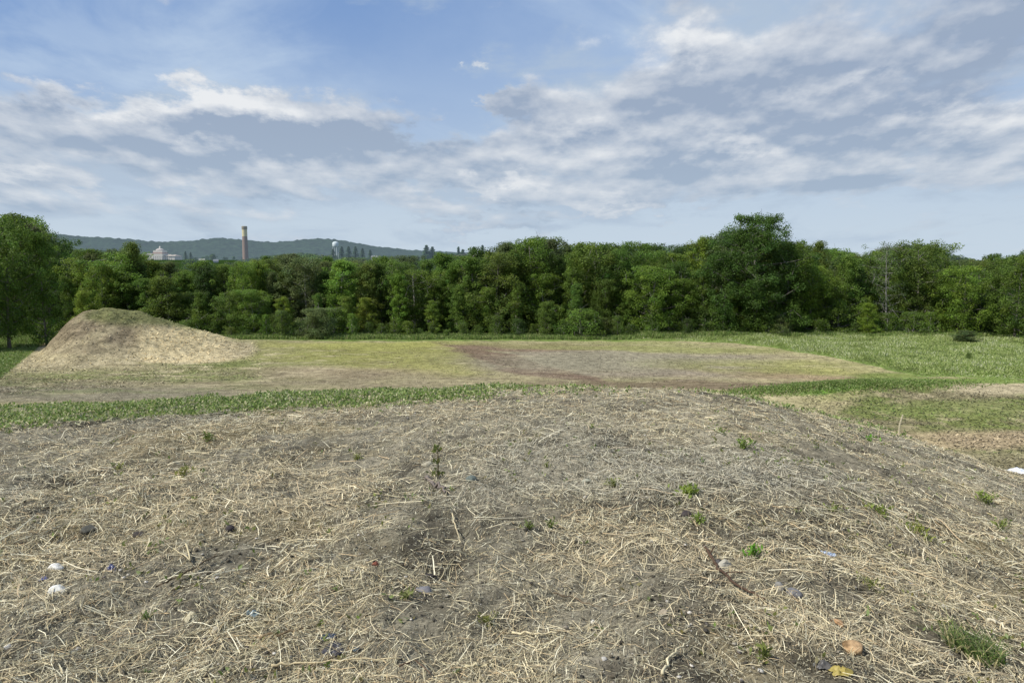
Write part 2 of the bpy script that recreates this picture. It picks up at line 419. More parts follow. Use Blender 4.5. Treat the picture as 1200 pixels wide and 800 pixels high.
# ------------------------------------------------------------------ straw lying on the mound
def straw(n, rlo, rhi, lmin, lmax, wmin, wmax, name, label, seg=2, dens=0.0, lift=0.02, seed=1, pal=None, keep=None):
    g = np.random.default_rng(seed)
    az = R(1)*g.uniform(-42, 42, n)
    r = np.exp(g.uniform(math.log(rlo), math.log(rhi), n))
    x = r*np.sin(az); y = r*np.cos(az)
    k = 1.1*fbm(x/0.4, y/0.4, 131, 4)+0.9*fbm(x/1.7, y/1.7, 137, 3)
    ok = g.uniform(-0.9, 0.7, n) < k+dens
    rc = np.interp(az, _g, _gr)
    ok &= r < rc*1.5
    ok &= g.uniform(0, 1, n) > weedband(x, y)*0.45
    x, y, r, k = x[ok], y[ok], r[ok], k[ok]; n = len(x)
    th = g.uniform(0, math.pi*2, n)
    # locally combed: clumps share a direction
    th = np.where(g.uniform(0, 1, n) < .22, 2.2*math.pi*fbm(x/.8, y/.8, 141, 2)*0.8 + g.normal(0, 0.6, n), th)
    dn = (x > 1.5)
    th = np.where(dn & (g.uniform(0, 1, n) < 0.22), g.normal(-0.5, 0.4, n), th)
    L = g.uniform(0, 1, n)**3.0*(lmax-lmin)+lmin
    W = g.uniform(wmin, wmax, n)*np.clip((r/3.5)**0.55, 0.8, 2.2)
    L = L*np.clip((r/4)**0.25, 0.8, 1.4)
    curv = g.normal(0, 0.45, n)
    npt = seg+1
    P = np.zeros((n, npt, 3)); 
    cx, cy = x.copy(), y.copy(); ang = th-curv/2
    P[:, 0, 0] = cx; P[:, 0, 1] = cy
    for i in range(seg):
        cx = cx+np.cos(ang)*L/seg; cy = cy+np.sin(ang)*L/seg; ang = ang+curv/seg
        P[:, i+1, 0] = cx; P[:, i+1, 1] = cy
    P[:, :, 2] = terrain(P[:, :, 0], P[:, :, 1])
    # straighten: straws are stiff, follow line through the ends, never below the soil
    z0 = P[:, 0, 2]; z1 = P[:, -1, 2]
    for i in range(npt):
        f = i/seg; ln = z0*(1-f)+z1*f
        P[:, i, 2] = np.maximum(P[:, i, 2], ln)
    base = g.uniform(0.001, 1, n)**1.6*lift
    rise = g.uniform(0, 1, n)**5*lift*2.2
    for i in range(npt): P[:, i, 2] += base+rise*(i/seg)+0.002
    T = P[:, -1]-P[:, 0]; T /= np.linalg.norm(T, axis=1)[:, None]+1e-9
    side = np.cross(T, np.array([0, 0, 1.0])); side /= np.linalg.norm(side, axis=1)[:, None]+1e-9
    tl = g.normal(0, 0.5, n)
    side = side*np.cos(tl)[:, None]+np.array([0, 0, 1.0])*np.sin(tl)[:, None]
    V = np.zeros((n, npt, 2, 3))
    for i in range(npt):
        ww = W*(1.0 if i < seg else 0.55)
        V[:, i, 0] = P[:, i]-side*ww[:, None]*0.5; V[:, i, 1] = P[:, i]+side*ww[:, None]*0.5
    V = V.reshape(-1, 3)
    b = np.arange(n)[:, None]*npt*2
    Fc = np.concatenate([np.stack([b[:, 0]+2*i, b[:, 0]+2*i+1, b[:, 0]+2*i+3, b[:, 0]+2*i+2], 1) for i in range(seg)])
    pal = np.array(pal)
    ci = g.integers(0, len(pal), n)
    c = pal[ci]*g.uniform(0.7, 1.3, n)[:, None]*(np.array([1.48, 1.56, 1.66]) if lmax > .1 else np.array([1.26, 1.31, 1.33]))
    tone = fbm(x/1.9, y/1.9, 151, 3)[:, None]     # golden mats and greyer weathered areas
    gold = C(255, 234, 190); grey = C(202, 199, 182)
    f = sstep(0.0, 0.6, tone[:, 0])[:, None]*(0.3 if lmax > .1 else .1); c = c*(1-f)+gold*f
    f = sstep(0.0, 0.6, -tone[:, 0])[:, None]*(0.5 if lmax > .1 else .1); c = c*(1-f)+grey*f
    c = np.repeat(c, npt*2, axis=0)
    me = mesh_np(name, V, Fc, 4, M['straw'], c)
    return link(name, me, kind='stuff', label=label)
PAL = [C(196,178,138), C(186,168,128), C(170,158,122), C(208,192,154), C(150,140,108), C(132,118,90), C(178,152,112), C(112,98,76), C(218,206,172)]
straw(480000, 1.9, 21, 0.012, 0.15, 0.0015, 0.0034, 'straw_mulch', 'dry broken straw scattered over the near mound', dens=0.04, lift=0.020, seed=1, pal=PAL)
PAL2 = [C(204,188,150), C(190,172,132), C(214,200,166), C(160,148,116), C(176,150,112), C(96,84,66), C(84,72,58)]
straw(3000, 1.9, 19, 0.10, 0.40, 0.003, 0.0055, 'straw_stalk_litter', 'longer pale stalks lying across the straw of the near mound', seg=4, dens=0.1, lift=0.035, seed=2, pal=PAL2)

PAL3 = [C(150,144,122), C(128,120,98), C(170,162,136), C(104,96,78), C(84,78,66), C(196,186,156), C(118,108,84), C(66,60,52)]
straw(420000, 1.9, 16, 0.005, 0.035, 0.0016, 0.0042, 'chaff', 'fine grey chaff and broken bits matted on the soil of the near mound', dens=.75, lift=0.010, seed=3, pal=PAL3)

# ------------------------------------------------------------------ stones
def ico(sub):
    import bmesh
    bm = bmesh.new(); bmesh.ops.create_icosphere(bm, subdivisions=sub, radius=1)
    V = np.array([v.co[:] for v in bm.verts]); Fc = np.array([[v.index for v in f.verts] for f in bm.faces]); bm.free(); return V, Fc
I1 = ico(1); I3 = ico(3)
def gravel(n, name, label, seed, smin, smax, pal, rhi=17):
    g = np.random.default_rng(seed); V0, F0 = I1
    az = g.uniform(-0.72, 0.72, n); r = np.exp(g.uniform(math.log(1.9), math.log(rhi), n))
    x = r*np.sin(az); y = r*np.cos(az)
    ok = g.uniform(-0.6, 0.8, n) < fbm(x/0.8, y/0.8, 161, 3)
    x, y, r = x[ok], y[ok], r[ok]; n = len(x); z = terrain(x, y)
    s = (g.uniform(0, 1, n)**3*(smax-smin)+smin)
    sc = s[:, None]*np.stack([g.uniform(.8, 1.4, n), g.uniform(.7, 1.2, n), g.uniform(.4, .8, n)], 1)
    a = g.uniform(0, 6.28, n); Vj = V0[None]*(1+g.uniform(-.22, .22, (n, len(V0), 1)))*sc[:, None, :]
    X = Vj[:, :, 0]*np.cos(a)[:, None]-Vj[:, :, 1]*np.sin(a)[:, None]; Y = Vj[:, :, 0]*np.sin(a)[:, None]+Vj[:, :, 1]*np.cos(a)[:, None]
    V = np.stack([X+x[:, None], Y+y[:, None], Vj[:, :, 2]+z[:, None]+s[:, None]*.3+0.004], 2).reshape(-1, 3)
    Fc = (F0[None]+(np.arange(n)*len(V0))[:, None, None]).reshape(-1)
    pal = np.array(pal); c = np.repeat(pal[g.integers(0, len(pal), n)]*g.uniform(.7, 1.2, n)[:, None], len(V0), 0)
    link(name, mesh_np(name, V, Fc, 3, M['stone'], c), kind='stuff', label=label)
gravel(14000, 'soil_clods', 'small dark crumbs of soil and bark among the straw', 11, 0.003, 0.013, [C(104,96,80), C(84,78,66), C(126,118,98), C(74,70,62)])
gravel(7000, 'gravel', 'pale grit and pebbles among the straw', 12, 0.003, 0.013, [C(176,168,150), C(150,142,126), C(205,198,184), C(120,112,104)])

def stone_mesh(name, col, dims, seed, flat=0.0, patch=None):
    g = np.random.default_rng(seed); V0, F0 = I3; V = V0.copy()
    for _ in range(7):
        d = g.normal(size=3); d /= np.linalg.norm(d); o = g.uniform(.55, .85)
        t = V@d; V = V-np.outer(np.maximum(t-o, 0), d)*0.9
    V *= 1+0.05*np.stack([fbm(V0[:, 0]*2+9*seed, V0[:, 1]*2+V0[:, 2]*1.7, seed, 3)], 1)
    V = V*np.array(dims)/2
    c = np.tile(col, (len(V), 1))
    if patch is not None:
        mk = sstep(0.0, 0.3, fbm(V0[:, 0]*1.5+seed, V0[:, 2]*1.5, seed+3, 2)+V0[:, 0]*0.5)[:, None]; c = c*(1-mk)+patch*mk
    return mesh_np(name, V, F0.ravel(), 3, M['stone'], c, smooth=True)
def put(o, px, py, sink=0.0, rz=0.0, tilt=(0, 0)):
    x, y, z = hit(px, py); o.location = (x, y, z+sink); o.rotation_euler = (tilt[0], tilt[1], rz); return math.sqrt(x*x+y*y+(EYE-z)**2)
def mpp(px, py):
    x, y, z = hit(px, py); return math.sqrt(x*x+y*y+(EYE-z)**2)/F
ST = [
 (65,664,15,9,(228,224,212),'small white lump of stone on the straw, upper of two at the left edge','white stones at the left'),
 (67,690,19,10,(235,232,220),'larger white lump of stone on the straw, lower of two at the left edge','white stones at the left'),
 (500,543,14,8,(200,190,160),'pale angular stone chip left of the upright seedling',None),
 (552,560,17,10,(112,122,112),'rounded grey green stone right of the upright seedling',None),
 (848,661,22,15,(206,198,176),'pale cream stone beside the long dark twig',None),
 (841,657,12,8,(110,106,104),'small dark grey stone touching the pale cream stone by the twig',None),
 (913,686,16,14,(150,146,136),'grey stone, left of the pair under the blue plastic scrap',None),
 (931,693,18,12,(124,123,124),'bluish grey stone, right of the pair under the blue plastic scrap',None),
 (981,729,14,9,(206,160,112),'small orange brown stone above the larger orange stone',None),
 (1000,757,24,15,(212,172,122),'large orange tan rounded stone at the lower right',None),
 (497,690,20,12,(138,135,136),'flat mauve grey stone under the dark chip at the centre',None),
 (503,673,16,8,(60,54,52),'dark brown stone chip above the flat mauve stone',None),
 (439,660,9,8,(178,104,80),'small reddish chip among straw left of centre',None),
 (687,563,14,6,(186,186,160),'flat pale greenish stone on the crest slope, right of centre',None),
 (686,582,7,5,(214,206,186),'small cream pebble below the flat pale greenish stone',None),
 (695,728,8,6,(228,222,206),'small white pebble low in the centre',None),
 (253,737,13,8,(204,194,166),'cream pebble in the lower left above the dark chip',None),
 (241,749,9,9,(72,64,70),'small dark purple chip under the cream pebble',None),
 (764,634,6,4,(220,214,200),'tiny white pebble left of the long dark twig',None),
 (708,771,8,5,(214,208,196),'tiny white pebble near the bottom edge, right of centre',None),
 (10,757,9,5,(222,218,208),'white pebble near the bottom left corner',None),
 (90,760,9,4,(214,210,200),'thin white pebble right of the bottom left corner',None),
 (777,716,11,9,(186,170,142),'tan pebble on the straw below the long dark twig',None),
 (163,625,14,8,(78,70,64),'dark clod of earth in the upper left of the straw',None),
 (270,618,13,8,(70,62,60),'dark clod of earth left of centre with pale straws over it',None),
 (235,628,9,8,(160,156,130),'small greenish grey pebble left of the dark clod',None),
 (105,619,20,8,(92,90,78),'low grey lump of soil in the left of the straw',None),
 (1068,683,8,4,(222,218,206),'small white pebble on the right slope',None),
 (1107,710,8,4,(216,210,196),'small white pebble right of the dark patch on the right slope',None),
 (804,601,14,10,(66,58,56),'dark hole-like clod beside the weeds on the slope',None),
]
for i, (px, py, w, h, c, lab, grp) in enumerate(ST):
    k = mpp(px, py)
    c = [q*.80+14 for q in c] if c[0] < 225 else c; me = stone_mesh('stone', C(*c, 0.9), (w*k*1.0, w*k*0.8, h*k*1.0), 300+i, patch=C(c[0]*.72, c[1]*.7, c[2]*.66) if i in (4, 9, 5) else None)
    o = link('stone', me, label=lab, cat='stone', group=grp); put(o, px, py+h*0.3, sink=h*k*0.12, rz=i*0.3)

# ------------------------------------------------------------------ sticks
def stick(pts, w, col, label, name='twig', forks=(), col2=None, lift=0.026, raised=None):
    P = []
    for j, (a, b) in enumerate(pts):
        x, y, z = hit(a, b); P.append([x, y, z+lift+(raised[j] if raised else 0)])
    P = np.array(P); o0 = P[0].copy()
    k = mpp(*pts[0])
    # resample with small kinks
    t = np.linspace(0, len(P)-1, (len(P)-1)*5+1); Q = np.stack([np.interp(t, range(len(P)), P[:, i]) for i in range(3)], 1)
    g = np.random.default_rng(int(pts[0][0])); Q[1:-1] += g.normal(0, w*k*0.35, (len(Q)-2, 3))
    Q[:, 2] = np.maximum(Q[:, 2], terrain(Q[:, 0], Q[:, 1])+lift*.8)
    rad = np.linspace(1, 0.45, len(Q))*w*k/2*g.uniform(.85, 1.15, len(Q))
    mb = MB(); mb.tube(Q-o0, rad, 7, C(*col, 0.95))
    for (i, dx, dy, dz) in forks:
        b = Q[i]-o0; mb.tube([b, b+np.array([dx, dy, dz])*.5+np.array([0, 0, .004]), b+np.array([dx, dy, dz])], [rad[i]*.6, rad[i]*.45, rad[i]*.25], 5, C(*col, 0.95))
    return link(name, mb.mesh(name, M['twig'], True), label=label, cat='stick', loc=o0)
stick([(825,644),(836,664),(852,684),(874,697),(896,708)], 3.6, (84,66,52), 'long dark brown twig lying across the right of the straw', forks=[(9, .1, -.06, .03), (3, .05, .07, .03)])
stick([(183,693),(212,680),(240,663),(262,655)], 2.6, (104,90,70), 'thin brown twig on the straw at the lower left', forks=[(12, .03, .06, .03), (8, -.05, .05, .02)])
stick([(302,753),(326,750),(348,744),(367,741)], 3.0, (112,96,72), 'brown bark twig left of the dark blue scraps')
stick([(500,563),(508,569),(516,576),(521,581)], 5.2, (118,108,100), 'short thick grey brown stick below the upright seedling')
stick([(820,695),(846,679)], 1.8, (74,60,50), 'short thin dark twig touching the long dark twig')
stick([(1157,731),(1170,737),(1185,745)], 3.4, (206,196,168), 'pale peeled stick beside the grass tuft at the right')
stick([(1136,781),(1141,770),(1147,760)], 2.2, (196,184,146), 'short pale stalk standing against the grass tuft', lift=0.02)
stick([(318,786),(345,784),(400,780),(470,778)], 2.6, (192,176,138), 'very long pale stalk near the bottom edge, left of centre')
stick([(15,660),(35,661),(57,662)], 2.4, (190,176,138), 'pale stalk left of the upper white stone')
stick([(128,796),(150,780),(172,766),(192,755)], 2.4, (188,172,134), 'long slanting pale stalk in the lower left')
stick([(776,797),(781,782),(794,768),(808,757)], 3.4, (204,192,156), 'bent pale stalk near the bottom edge, right of centre')
stick([(545,787),(565,786),(583,781)], 3.6, (186,174,138), 'flat pale bark strip near the bottom edge at the centre')
stick([(600,747),(625,748),(652,748)], 2.8, (206,192,154), 'straight pale stalk low in the centre')
stick([(468,787),(486,780),(505,797)], 2.2, (104,84,66), 'thin brown bent twig near the bottom edge at the centre')
stick([(199,697),(233,688),(262,665)], 1.6, (96,84,66), 'very thin dark stem beside the thin brown twig at the lower left')
stick([(648,700),(673,706),(690,714),(703,717)], 1.8, (120,104,82), 'thin curved brown stem under the middle of the slope')
stick([(530,606),(534,622),(540,640)], 1.8, (200,184,146), 'thin upright pale straw in the centre of the slope')
stick([(218,642),(224,662),(203,647)], 1.8, (196,182,144), 'folded pale straw on the left of the slope')
# stake leaning on the rough ground at the right
x, y, z = hit(1053, 511)
kk = mpp(1053, 511)
x, y = x*1.0, y*1.0
mb = MB(); mb.tube([(0, 0, -0.15), (9*kk, .25, 8*kk), (17*kk, .4, 17*kk)], [1.0*kk, .9*kk, .8*kk], 8, C(168,158,128))
link('wooden_stake', mb.mesh('wooden_stake', M['twig']), label='pale wooden stake leaning on the rough ground beyond the mound', cat='stake', loc=(x, y, z))

# ------------------------------------------------------------------ plastic and film scraps
def scrap(px, py, w, h, col, label, seed, name='plastic_scrap', cat='plastic scrap', hgt=0.25, mat='plastic'):
    k = mpp(px, py); g = np.random.default_rng(seed); n = 14
    u, v = np.meshgrid(np.linspace(-1, 1, n), np.linspace(-1, 1, n)); u = u.ravel(); v = v.ravel()
    rr = 0.75+0.35*fbm(u*1.3+seed, v*1.3, seed, 2)
    m = np.maximum(np.abs(u), np.abs(v)); s = np.where(m > 0, m/np.maximum(np.hypot(u, v), 1e-6), 1)
    X = u*s*rr*w*k*.55; Y = v*s*rr*w*k*.42
    Z = h*k*(0.35+hgt*fbm(u*2.2+seed, v*2.2, seed+5, 3)*2)*(1-0.6*m**2)
    x, y, z = hit(px, py)
    zz = terrain(x+X, y+Y)-z
    V = np.stack([X, Y, zz+np.maximum(Z, 0)+0.006], 1)
    i = np.arange((n-1)*(n-1)); b = (i//(n-1))*n+i % (n-1)
    Fc = np.stack([b, b+1, b+n+1, b+n], 1)
    c = np.tile(C(*col, 1.0), (len(V), 1))*g.uniform(.8, 1.1, (len(V), 1))
    link(name, mesh_np(name, V, Fc, 4, M[mat], c, smooth=False), label=label, cat=cat, loc=(x, y, z))
scrap(971,652,17,9,(188,202,222),'crumpled pale blue plastic scrap on the right slope',1)
scrap(51,680,12,5,(96,100,140),'thin blue grey plastic scrap between the two white stones at the left',2)
scrap(131,668,12,9,(66,70,104),'dark blue plastic scrap right of the white stones',3)
scrap(384,748,24,8,(56,66,82),'dark blue black scrap of sheeting low on the left of centre',4)
scrap(390,764,28,9,(76,74,78),'crumpled dark grey scrap under the blue black sheeting',5)
scrap(418,763,10,6,(66,84,92),'small teal dark scrap beside the grey sheeting',6)
scrap(296,722,16,8,(118,136,140),'pale teal scrap of film left of centre',7)
scrap(984,789,26,13,(186,168,92),'yellow brown curled leaf at the bottom right', 8, 'dead_leaf', 'leaf', mat='weed')
scrap(964,783,18,9,(96,92,86),'dark grey scrap beside the yellow curled leaf', 9)
scrap(1194,553,30,7,(236,238,242),'white crumpled plastic sheet on the ground at the right edge',10, 'plastic_sheet', 'plastic sheet', hgt=.2)
scrap(222,725,14,10,(196,186,154),'pale split dry husk in the lower left', 11, 'dry_husk', 'husk', mat='straw')

# ------------------------------------------------------------------ leafy weeds
def leafset(centres, up, size, g, col, spread=.03, jitter=.25, ll=2.0):
    """simple pointed leaves: 4-vert rhombi folded upward. centres (n,3)"""
    n = len(centres)
    d = g.normal(size=(n, 3)); d[:, 2] = np.abs(d[:, 2])*.6+up; d /= np.linalg.norm(d, axis=1)[:, None]
    s = np.cross(d, g.normal(size=(n, 3))); s /= np.linalg.norm(s, axis=1)[:, None]+1e-9
    L = size*g.uniform(.6, 1.3, n)[:, None]
    V = np.stack([centres, centres+d*L*.5+s*L/ll*.5, centres+d*L, centres+d*L*.5-s*L/ll*.5], 1).reshape(-1, 3)
    Fc = np.arange(n*4)
    c = np.repeat(col*g.uniform(1-jitter, 1+jitter, n)[:, None], 4, 0)
    return V, Fc, c
def weeds_stuff():
    g = np.random.default_rng(31); n = 150000
    az = g.uniform(-0.72, 0.62, n); rc = np.interp(az, _g, _gr); r = rc*g.uniform(0.35, 1.25, n)
    x = r*np.sin(az); y = r*np.cos(az)
    ok = g.uniform(0, 1, n) < weedband(x, y)*sstep(-0.5, 0.25, fbm(x/.5, y/.5, 171, 3))*.62
    x, y, r = x[ok], y[ok], r[ok]; n = len(x); z = terrain(x, y)
    per = 5
    x = np.repeat(x, per)+g.normal(0, .02, n*per); y = np.repeat(y, per)+g.normal(0, .02, n*per)
    tall = np.repeat(g.uniform(0.3, 1, n)**1.5, per)
    z = np.repeat(z, per)+g.uniform(0, 1, n*per)*tall*0.085*(.5+.8*np.repeat(vnoise(x[::per]/.35, y[::per]/.35, 77), per))
    c0 = np.array([C(132,154,80), C(112,138,66), C(156,168,98), C(190,186,142)])[g.integers(0, 4, n*per)]
    V, Fc, c = leafset(np.stack([x, y, z], 1), .5, .045, g, c0)
    link('low_weeds', mesh_np('low_weeds', V, Fc, 4, M['weed'], c), kind='stuff', label='strip of low bright green weeds along the crest of the near mound')
    # straggling seedlings on the slope
    n = 5200; az = g.uniform(-0.7, 0.7, n); r = np.exp(g.uniform(math.log(2.2), math.log(15), n)); x = r*np.sin(az); y = r*np.cos(az)
    ok = g.uniform(-.1, 1.3, n) < fbm(x/.8, y/.8, 181, 3)+0.35*(x > 2)
    x, y = x[ok], y[ok]; n = len(x); z = terrain(x, y); per = 4
    x = np.repeat(x, per)+g.normal(0, .012, n*per); y = np.repeat(y, per)+g.normal(0, .012, n*per); z = np.repeat(z, per)+g.uniform(0, .03, n*per)
    c0 = np.array([C(112,132,62), C(140,146,80), C(128,142,84), C(120,112,66)])[g.integers(0, 4, n*per)]
    V, Fc, c = leafset(np.stack([x, y, z], 1), .3, .03, g, c0)
    link('seedlings', mesh_np('seedlings', V, Fc, 4, M['weed'], c), kind='stuff', label='tiny green seedlings scattered through the straw')
weeds_stuff()
WD = [(883,646,26,18,(98,150,38),'bright green leafy weed tuft above the long dark twig'),
 (806,575,30,24,(132,152,60),'yellow green weed tuft high on the slope, right of centre'),
 (818,608,20,16,(120,142,56),'green weed tuft beside the dark clod on the slope'),
 (620,616,16,14,(112,128,60),'small dull green weed, left one of a pair in the centre of the slope'),
 (646,614,14,14,(118,134,66),'small dull green weed, right one of a pair in the centre of the slope'),
 (718,565,26,12,(134,140,78),'spreading pale green weed right of the flat greenish stone'),
 (872,520,26,18,(118,142,60),'leafy weed on the crest slope near its right shoulder'),
 (1018,514,16,10,(104,168,44),'vivid green weed on the right shoulder of the mound'),
 (845,505,20,10,(126,148,66),'low weed just under the crest, right of centre'),
 (693,499,14,8,(132,156,66),'small bright weed under the crest at the centre'),
 (140,547,16,9,(140,144,66),'small yellow green weed at the left of the slope'),
 (216,552,18,14,(138,140,70),'yellow brown weed with pale straws around it at the left'),
 (171,787,8,6,(90,130,50),'tiny green sprout near the bottom left'),
 (172,722,12,12,(104,132,60),'tiny green weed below the thin brown twig'),
 (475,697,30,16,(134,142,76),'patch of small green leaves left of the mauve stone'),
 (570,726,20,14,(142,146,72),'yellow green weed low in the centre'),
 (535,787,10,9,(100,142,50),'tiny green weed at the bottom edge by the bark strip'),
 (896,765,16,24,(126,136,64),'yellow green weed near the bottom, right of centre'),
 (1078,620,34,14,(140,150,56),'yellow green weed patch on the right slope'),
 (1030,598,30,16,(134,150,62),'leafy weed left of the yellow green patch on the right slope'),
 (1155,585,24,16,(138,156,72),'pale green weed near the right edge of the slope'),
 (1020,683,30,12,(146,152,76),'thin pale green weed patch right of the blue plastic'),
 (640,545,10,8,(124,132,60),'small weed high in the centre of the slope'),
 (979,596,22,12,(128,142,62),'weed patch above and left of the yellow green patch'),
 (245,512,16,14,(120,138,60),'small weed just below the green strip at the left'),
 (1172,618,18,14,(136,148,70),'weed at the right edge below the pale green weed'),
 (418,535,16,10,(140,146,68),'small yellow green weed left of the upright seedling')]
for i, (px, py, w, h, c, lab) in enumerate(WD):
    k = mpp(px, py); g = np.random.default_rng(500+i); x, y, z = hit(px, py+h*.35)
    n = int(16+w*1.6)
    c = np.array(c)*.86+np.array([150, 146, 110])*.14
    a = g.uniform(0, 6.28, n); rr = np.abs(g.normal(0, .5, n))*w*k*.5
    P = np.stack([rr*np.cos(a), rr*np.sin(a), np.zeros(n)], 1)
    P[:, 2] = terrain(x+P[:, 0], y+P[:, 1])-z+g.uniform(0, .55, n)*h*k
    V, Fc, cc = leafset(P, .4, h*k*.36, g, C(*c, .9), ll=2.8)
    m_ = len(P); sd_ = np.array([.0012, 0, 0]); O_ = np.zeros((m_, 3)); O_[:, 2] = .002
    SV = np.stack([O_-sd_, O_+sd_, P+sd_, P-sd_], 1).reshape(-1, 3); Fc = np.concatenate([Fc, np.arange(m_*4)+len(V)]); V = np.concatenate([V, SV]); cc = np.concatenate([cc, np.tile(C(120, 128, 70), (m_*4, 1))])
    link('weed', mesh_np('weed', V, Fc, 4, M['weed'], cc), label=lab, cat='weed', group='weeds growing through the straw', loc=(x, y, z))
# grass tuft bottom right
def blades(n, rad, hgt, wid, g, c0, lean=.5, seg=3):
    a = g.uniform(0, 6.28, n); rr = np.sqrt(g.uniform(0, 1, n))*rad
    b = np.stack([rr*np.cos(a), rr*np.sin(a), np.zeros(n)], 1)
    H = hgt*g.uniform(.45, 1, n); d = g.normal(0, lean, (n, 2))
    sa = g.uniform(0, 6.28, n); s = np.stack([np.cos(sa), np.sin(sa), np.zeros(n)], 1)
    V = np.zeros((n, seg+1, 2, 3))
    for i in range(seg+1):
        f = i/seg; p = b.copy(); p[:, 0] += d[:, 0]*H*f*f; p[:, 1] += d[:, 1]*H*f*f; p[:, 2] += H*f*(1-.25*f)
        w = wid*(1-f*.9)*.5; V[:, i, 0] = p-s*w; V[:, i, 1] = p+s*w
    npt = seg+1; B = np.arange(n)*npt*2
    Fc = np.concatenate([np.stack([B+2*i, B+2*i+1, B+2*i+3, B+2*i+2], 1) for i in range(seg)])
    return V.reshape(-1, 3), Fc, np.repeat(c0*g.uniform(.7, 1.25, n)[:, None], npt*2, 0)
g = np.random.default_rng(61); x, y, z = hit(1140, 768); k = mpp(1140, 768)
c0 = np.array([C(102,128,62), C(124,142,76), C(92,110,56), C(186,176,126)])[g.integers(0, 4, 300)]
V, Fc, cc = blades(300, 26*k, 30*k, 1.7*k, g, c0, .7)
V[:, 2] += terrain(x+V[:, 0], y+V[:, 1])-z
link('grass_tuft', mesh_np('grass_tuft', V, Fc, 4, M['weed'], cc), label='green grass tuft with thin blades at the lower right', cat='grass tuft', loc=(x, y, z))
# upright seedling in the centre
x, y, z = hit(513, 560); k = mpp(513, 560); g = np.random.default_rng(77)
root = link('seedling_plant', None, label='thin upright seedling with brown green leaves in the centre of the slope', cat='seedling', loc=(x, y, z))
mb = MB(); mb.tube([(0, 0, -.01), (.005, 0, 18*k), (0, .004, 36*k)], [.9*k, .7*k, .4*k], 6, C(96,84,56)); link('stem', mb.mesh('stem', M['twig'], True), root)
P = np.concatenate([g.normal(0, 2*k, (18, 3))*[1, 1, .6]+[0, 0, 33*k], g.normal(0, 3*k, (14, 3))*[1.6, 1, .5]+[0, 0, 18*k], g.normal(0, 3*k, (16, 3))*[1.2, 1, .5]+[0, 0, 5*k]])
V, Fc, cc = leafset(P, .1, 7*k, g, C(112,120,62)); link('leaves', mesh_np('leaves', V, Fc, 4, M['weed'], cc), root)

# ------------------------------------------------------------------ meadow, edge grass
def meadow():
    g = np.random.default_rng(41); n = 420000
    az = g.uniform(_mang[0], 0.78, n); r = g.uniform(58, 112, n); x = r*np.sin(az); y = r*np.cos(az)
    e = meadow_in(x, y); ok = (e > 0.2) & (y < 97) & (g.uniform(0, 1, n) < 0.8)
    x, y, r, e = x[ok], y[ok], r[ok], e[ok]; n = len(x)
    z = terrain(x, y); cl = fbm(x/2.5, y/2.5, 191, 3); H = (0.22+0.24*cl)*g.uniform(.4, 1.2, n)*sstep(0.2, 2.5, e)
    sa = g.uniform(0, 3.14, n); s = np.stack([np.cos(sa), np.sin(sa), np.zeros(n)], 1)
    b = np.stack([x, y, z], 1); w = .034*g.uniform(.6, 1.4, n)[:, None]; tip = b+np.stack([g.normal(0, .12, n), g.normal(0, .12, n), H], 1)
    V = np.stack([b-s*w, b+s*w, tip+s*w*.5, tip-s*w*.5], 1).reshape(-1, 3)
    pal = np.array([C(170,182,110), C(152,168,92), C(186,194,130), C(132,154,78), C(212,214,172)])
    ci = g.integers(0, 4, n); ci = np.where((cl > 0.1) & (g.uniform(0, 1, n) < .25), 4, ci); c = pal[ci]*g.uniform(.8, 1.15, n)[:, None]
    dk = sstep(.1, .5, -cl)[:, None]; c = c*(1-dk*.4)
    link('tall_meadow_grass', mesh_np('tall_meadow_grass', V, np.arange(n*4), 4, M['weed'], np.repeat(c, 4, 0)), kind='stuff', label='pale green uncut meadow in front of the woods at the right')
    # grass at the foot of the wood, the left corner and the low bank
    n = 160000; x = g.uniform(-75, 62, n); y = g.uniform(86, 99, n)
    e = y-93.5-1.2*fbm(x/4, y/4, 195, 2); ok = (e > 0)
    xl = g.uniform(-62, -38, n); yl = g.uniform(54, 92, n); pl, ql = project(xl, yl, 0.1); okl = ((52-pl)*.8+(400-ql) > 0) & (g.uniform(0, 1, n) < .6)
    xb = g.normal(26.5, 5, n//12); yb = 57.5+.25*(xb-26.5)+g.normal(0, 1.0, n//12)
    x = np.concatenate([x[ok], xl[okl], xb]); y = np.concatenate([y[ok], yl[okl], yb]); n = len(x); z = terrain(x, y)
    near = y < 85
    H = np.where(near, .16, .42)*g.uniform(.4, 1.1, n)*(1+.5*fbm(x/2, y/2, 197, 2)); sa = g.uniform(0, 3.14, n); s = np.stack([np.cos(sa), np.sin(sa), np.zeros(n)], 1)
    b = np.stack([x, y, z], 1); w = .045*g.uniform(.6, 1.4, n)[:, None]; tip = b+np.stack([g.normal(0, .1, n), g.normal(0, .1, n), H], 1)
    V = np.stack([b-s*w, b+s*w, tip+s*w*.5, tip-s*w*.5], 1).reshape(-1, 3)
    pal = np.array([C(122,144,72), C(108,134,62), C(136,156,82), C(156,162,104)]); c = pal[g.integers(0, 4, n)]*g.uniform(.8, 1.15, n)[:, None]
    link('field_edge_grass', mesh_np('field_edge_grass', V, np.arange(n*4), 4, M['weed'], np.repeat(c, 4, 0)), kind='stuff', label='short green grass along the foot of the woods and in the left corner')
meadow()
